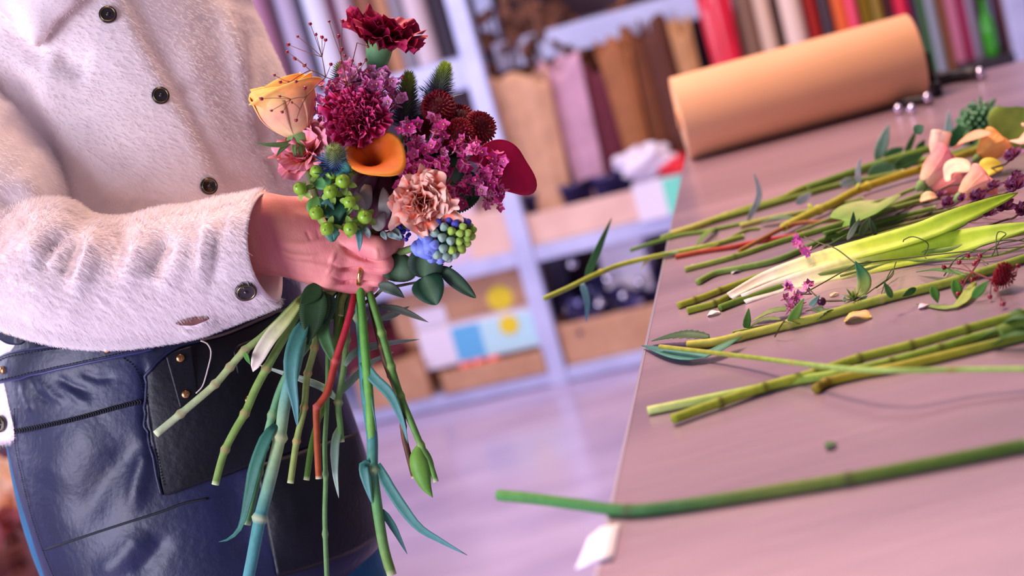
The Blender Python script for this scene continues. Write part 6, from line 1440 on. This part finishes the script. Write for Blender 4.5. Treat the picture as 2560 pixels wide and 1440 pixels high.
# rose heads and loose petals in the heap
def head(px, dz, axis, R, Hh, cols, label, seed, name='rose', n=3):
    c = tp(px[0], px[1], dz); t = thing(name, c, label, 'flower', 'flower heads in the heap')
    Rf = frame(axis)
    for li, (cnt, k, fl, span) in enumerate(((3, .55, .05, 1.3), (4, .8, .15, 1.15), (5, 1.0, .3, 1.0))[:n]):
        for i in range(cnt):
            pm = rose_petal(R, Hh, 2 * math.pi * i / cnt + li * .7, span, k, fl * 1.5, 2.2 + li * 1.2, seed + li * 9 + i, *cols); mk('petal', pm.xf(Rf, c), m_petal, t, solid=.0006)
    mb = MB(); lathe(mb, [(R * .12, -R * .5), (R * .32, -R * .15), (R * .36, .001), (R * .2, R * .1)], 14, L3('#7a9a5a'), Rf, c); mk('calyx', mb, m_plant, t)
    return t
head((2306, 462), 14, E1 * .75 + E2 * .35 + E3 * .38, .0165, .040, ('#f2c49a', '#f0958c', '#ee7f86'), 'salmon-pink rosebud lying on the heap, mouth towards the far side', 31)
head((2325, 478), 6, E1 * .85 + E2 * .1 + E3 * .1, .015, .034, ('#e88a80', '#ee8a84', '#f0a09a'), 'coral rose head pressed under the salmon rosebud', 51)
head((2400, 492), 14, E1 * .8 + E2 * .3 + E3 * .25, .0135, .030, ('#f0b48a', '#f0a084', '#f2988c'), 'peach-coral rose head beside the dark purple blossoms', 61)
head((2340, 400), 22, E1 * .35 + E2 * .2 + E3 * .8, .013, .030, ('#f6c8a8', '#f8bfa8', '#f6d0bc'), 'pale apricot rosebud behind the salmon one', 71, n=2)
head((2445, 395), 22, E1 * .8 + E2 * .35 + E3 * .3, .0135, .030, ('#e8a04a', '#eba258', '#ee9a5a'), 'orange-yellow rose head near the big ribbed leaf', 81)
GPt = 'loose petals on the heap'
for k, (b, m, e, w, c, lb) in enumerate((((2360, 445, 20), (2395, 425, 26), (2425, 430, 24), .026, ('#f6cbb0', '#f4b89c'), 'pale apricot petal next to the salmon rosebud'), ((2385, 372, 30), (2430, 348, 40), (2480, 335, 44), .022, ('#e0a888', '#d89c7c'), 'long tan-pink petal along the thick stem'), ((2450, 432, 20), (2480, 420, 22), (2510, 418, 20), .022, ('#d8c04a', '#c4b03a'), 'yellow petal under the orange rose head'), ((2300, 500, 6), (2325, 492, 8), (2345, 492, 6), .012, ('#f0c8a0', '#eebc90'), 'small cream petal under the coral head'), ((2545, 350, 30), (2570, 340, 34), (2590, 330, 34), .03, ('#f0c0a8', '#e8ac94'), 'pale pink petal by the large ribbed leaf'))):
    mb = MB(); blade(mb, [tp(*b), tp(*m), tp(*e)], w, E3 * .6 + TOCAM * .6, 'ovate', .35, 12, c); tag(mk('loose_petal', mb, m_petal, None, solid=.0006), lb, 'petal', GPt)
# dark purple masterwort blossoms
GA = 'dark purple blossoms on the heap'
for k, (x, y, dz, R, ax, lb) in enumerate(((2528, 398, 34, .021, (-.4, .6, .6), 'dark purple star blossom highest at the far edge of the heap'), (2534, 470, 26, .022, (-.5, .3, .8), 'violet blossom below the highest purple one'), (2432, 445, 26, .011, (-.2, .7, .5), 'small closed purple bud over the coral heads'), (2535, 440, 26, .011, (0, .3, .9), 'round magenta-purple bud between two violet blossoms'), (2405, 500, 14, .012, (-.7, .2, .6), 'plum bud leaning on the peach-coral head'), (2350, 492, 10, .011, (-.4, .6, .6), 'narrow plum bud left of the wiry stems'), (2440, 497, 12, .018, (-.3, .2, .9), 'maroon blossom lying above the upper lily blade'),
                                          (2370, 512, 6, .017, (-.6, .1, .8), 'brownish-plum blossom in front of the coral head'), (2500, 520, 12, .020, (.1, .3, .9), 'purple blossom in the gap between the lily blades'), (2552, 530, 12, .019, (0, .2, .9), 'deep purple blossom past the tip of the upper lily blade'), (2480, 470, 18, .014, (-.2, .5, .8), 'half-open plum blossom in the middle of the purple ones'), (2465, 535, 8, .013, (-.2, .1, .9), 'small maroon blossom at the lower lily blade'))):
    c = tp(x, y, dz); t = thing('masterwort', c, lb.replace(' left of', ' beside'), 'flower', GA); Rf = frame(cdir(*ax)); mb = MB(); rs = random.Random(k)
    for lay, (cnt, l, up) in enumerate(((11, 1.0, .35), (9, .75, .8), (8, .5, 1.5))):
        for i in range(cnt):
            a = 2 * math.pi * i / cnt + lay * .4; o = Rf[:, 0] * math.cos(a) + Rf[:, 1] * math.sin(a); d = o + Rf[:, 2] * up * (1.5 if R < .0125 else 1); d /= np.linalg.norm(d)
            l *= .85; blade(mb, [c, c + d * R * l * .55 + Rf[:, 2] * R * .08, c + d * R * l], R * .36, Rf[:, 2], 'lance', .3, 7, ('#3a0820', '#561230', '#6a2048') if (i + lay) % 3 else ('#480e34', '#6a2856', '#9a6c9c'))
    mk('bracts', mb, m_petal, t)
    mb = MB(); q = tp(x - 40 - 10 * (k % 3), y + 20, max(1, dz - 10)); tube(mb, [c, (c + q) / 2 - E3 * .002, q, tp(x - 110, y + 45, 3)], .0010, 10, 6, L3('#4a3a2c')); mk('stalk', mb, m_plant, t)
# airy twigs, tendrils and small pink florets
def tspray(base, pts, cols, label, per, seed, seeds=(), tcol='#5a5a3a', R=1.0, lines=()):
    t = thing('statice', tp(*base), label, 'flower', None); tw = MB(); rs = random.Random(seed)
    for L in lines: tube(tw, [tp(*p) for p in L], .0006, 14, 5, L3(tcol))
    for p in pts:
        for _ in range(per):
            q = tp(p[0] + rs.gauss(0, 7), p[1] + rs.gauss(0, 6), p[2] + rs.uniform(-2, 4)); inst('floret', floret_mesh(rs.choice(cols), rs.randint(0, 4)), t, q, frame(cdir(rs.gauss(-.3, .6), rs.gauss(.3, .5), .6), rs.random() * 6), R); tube(tw, [tp(*p), q], .0004, 3, 4, L3(tcol))
    mk('twig', tw, m_plant, t); return t
PT = ('#d870b4', '#e090c8', '#c850a0')
tspray((2110, 655, 12), [(1990, 600, 26), (2000, 620, 22), (2015, 632, 18)], PT, 'wiry twig with pale pink florets over the lily leaf', 3, 3, lines=[[(2140, 660, 20), (2090, 622, 24), (2050, 608, 26), (2010, 592, 28)], [(2140, 660, 20), (2070, 700, 8), (1990, 745, 4)], [(2050, 608, 26), (2020, 630, 20)], [(2140, 660, 20), (2240, 648, 10), (2400, 630, 8), (2580, 615, 8)]], R=1.3)
t = tspray((2030, 760, 3), [(1978, 725, 12), (1990, 740, 10), (2020, 718, 14), (1985, 757, 8), (1972, 765, 6)], PT, 'clump of pink florets and torn leaves in front of the white leaf base', 3, 5, lines=[[(2110, 752, 4), (2060, 752, 5), (2035, 735, 10), (2020, 718, 14)], [(2030, 735, 8), (1990, 735, 10)], [(2060, 752, 5), (2130, 750, 4)]], R=1.3)
for b, e, w, c in (((1955, 800, 3), (1868, 822, 1), .016, ('#6a7a44', '#5a6a3a')), ((1990, 775, 4), (1878, 805, 2), .02, ('#5a7a3a', '#86905a')), ((2000, 810, 3), (1950, 812, 3), .016, ('#7a8a4a', '#98a060')), ((2040, 800, 3), (2095, 775, 4), .012, ('#3f6034', '#4a6a3a')), ((2020, 778, 3), (2070, 790, 3), .014, ('#2f5030', '#3a5a34'))): tleaf(t, b, e, w, c, 'ovate', serr=.15, n=14)
for b, e, w, c in (((1975, 810, 4), (2010, 745, 0), .016, ('#5a8a34', '#7aa048')), ((1865, 820, 3), (1872, 770, 0), .012, ('#3a6a28', '#4a7a30')), ((2000, 760, 5), (1975, 785, 0), .012, ('#2a4a2c', '#3a5a34')), ((2025, 765, 5), (2050, 738, 0), .010, ('#8ab0a4', '#6a9484'))): tleaf(t, b, e, w, c, 'blade', up=True)
mb = MB(); ball(mb, tp(2054, 754, 8), .0036, 12, 8, L3('#4a1a3c')); mk('bud', mb, m_berry, t)
t, r = tstem([(1832, 830), (1880, 820), (1930, 812)], 6, ('#8aa04a', '#6a8a3a'), [], 'tiny leaf stalk lying beside the torn leaves')
t, r = tstem([(1937, 842, 2), (1950, 818, 10), (1962, 800, 14)], 3.5, ('#4a3a24', '#3a2a1c'), [], 'tiny dark twig leaning on the pale olive stem')
# green leaf standing up and a star-shaped seed pod
t = thing('loose_leaf', tp(2145, 745), 'small two-tone green leaf standing up before the lily leaf', 'leaf'); tleaf(t, (2150, 742, 2), (2138, 652, 0), .022, ('#b8c070', '#a8c060', '#4a8a5a', '#3a7a4c'), up=True, mid=(2160, 700), n=20)
t = thing('seed_pod', tp(2135, 755), 'little starry green seed pod near the upright two-tone leaf', 'seed pod'); mb = MB(); c = tp(2135, 752, 6)
for i in range(26):
    a = i * 2.4; z = 1 - (i + .5) / 26; s = math.sqrt(1 - z * z * .9); d = RT0 * s * math.cos(a) + E2 * s * math.sin(a) + E3 * z; blade(mb, [c, c + d * .006, c + d * .011], .003, E3, 'lance', .3, 5, ('#5a7a3a', '#9aaa5a'))
mk('bracts', mb, m_leaf, t)
for b, e in (((2150, 752, 3), (2170, 738, 4)), ((2112, 755, 3), (2110, 740, 6))): tleaf(t, b, e, .006, ('#8ab4a4', '#a0c4b4'), up=True)
# dark berry twig
t = thing('panic_grass', tp(2420, 690, 6), 'thin reddish berry twig with a scarlet pompon at the far side of the table', 'twig'); tw = MB(); TC2 = L3('#7a3040'); rs = random.Random(3)
hub = [(2430, 680, 14), (2480, 700, 10), (2450, 650, 16), (2540, 690, 10)]
for a, b in ((0, 1), (0, 2), (1, 3)): tube(tw, [tp(*hub[a]), tp(*hub[b])], .0007, 5, 5, TC2)
for x, y, dz in ((2398, 656, 14), (2436, 660, 14), (2450, 640, 16), (2442, 654, 14), (2405, 706, 6), (2400, 736, 2), (2395, 735, 3), (2490, 724, 3), (2475, 742, 2), (2507, 760, 2), (2440, 695, 8), (2430, 700, 8), (2515, 690, 6), (2545, 665, 10), (2420, 640, 14), (2360, 668, 8), (2455, 716, 4)):
    h = min(hub, key=lambda q: (q[0] - x) ** 2 + (q[1] - y) ** 2); tube(tw, [tp(*h), tp((h[0] + x) / 2, (h[1] + y) / 2 - 3, (h[2] + dz) / 2 + 2), tp(x, y, dz)], .0004, 6, 5, TC2); inst('seed_head', sme, t, tp(x, y, dz + 1.5), frame(cdir(rs.gauss(0, 1), .4, .3)), .0018)
mk('twig', tw, m_plant, t)
mk('flower_head', pompon(.0115, 44, '#6a0a1c', '#b0202c', 130).xf(frame(cdir(.6, -.3, .4)), tp(2505, 688, 12)), m_petal, t, False)
# curly tendrils
t = thing('tendril_vine', tp(2450, 610, 4), 'thin green vine with curling tendrils beside the lower lily blade', 'vine'); mb = MB()
for L, r in (([(1990, 700, 4), (2130, 668, 6), (2250, 640, 6), (2380, 622, 8), (2470, 600, 8), (2590, 575, 8)], .0024), ([(2100, 690, 3), (2240, 655, 4), (2330, 650, 4), (2480, 640, 4), (2600, 600, 6)], .0012)): tube(mb, [tp(*p) for p in L], r, 40, 8, np.array([L3('#7a8a44'), L3('#6a8a3a'), L3('#8a9a50')]))
mk('stem', mb, m_plant, t)
for L in ([(2310, 640, 6), (2320, 610, 22), (2285, 592, 30), (2262, 598, 28), (2258, 604, 24)], [(2480, 640, 5), (2500, 600, 18), (2515, 585, 20), (2495, 580, 20), (2490, 610, 14), (2495, 640, 6)], [(2400, 650, 4), (2440, 622, 12), (2470, 610, 14), (2520, 600, 12), (2580, 605, 6)], [(2470, 660, 3), (2450, 640, 6), (2500, 610, 14), (2550, 600, 12), (2600, 580, 10)], [(2190, 720, 2), (2230, 690, 4), (2232, 670, 8), (2215, 700, 4), (2200, 745, 2)], [(2380, 660, 3), (2360, 690, 3), (2400, 640, 8), (2500, 620, 10)], [(2130, 762, 3), (2180, 725, 8), (2225, 690, 12), (2240, 655, 12)]):
    mb = MB(); tube(mb, [tp(*p) for p in L], .0005, 30, 5, L3('#4f6034')); mk('tendril', mb, m_plant, t)
# scraps
GSC = 'plant scraps on the bare metal'
for k, (x, y, w, c, lb) in enumerate(((1785, 786, .012, ('#f0e4dc', '#e0d0cc'), 'white petal scrap before the three olive cut ends'), (2146, 798, .024, ('#d8c060', '#e0a884', '#c8b050'), 'curled yellow-pink scrap under the pale olive stem'), (2078, 1116, .010, ('#2f5a2c', '#3a6a30'), 'tiny green scrap alone on the front of the table'), (1842, 680, .010, ('#d8d0dc', '#6a8a4a'), 'whitish crumb with green tip beside the hooked stem'), (2086, 738, .008, ('#e0b890', '#d8a880'), 'small tan crumb behind the florets'), (1735, 666, .007, ('#e8e0e8', '#d8d0dc'), 'pale crumb near the straight green stem'), (2310, 768, .010, ('#e8c8d8', '#d8b0c8'), 'pink petal crumb below the pale olive stem'))):
    b, e = tp(x - 14 * w / .01, y + 4, .5), tp(x + 14 * w / .01, y - 4, 1); mb = MB(); blade(mb, [b, (b + e) / 2 + E3 * .0009 * w / .01, e], w * .8, E3, 'ovate', .25, 10, c, wave=.06, seed=k); tag(mk('plant_scrap', mb, m_leaf, None, solid=.0006), lb, 'scrap', GSC)
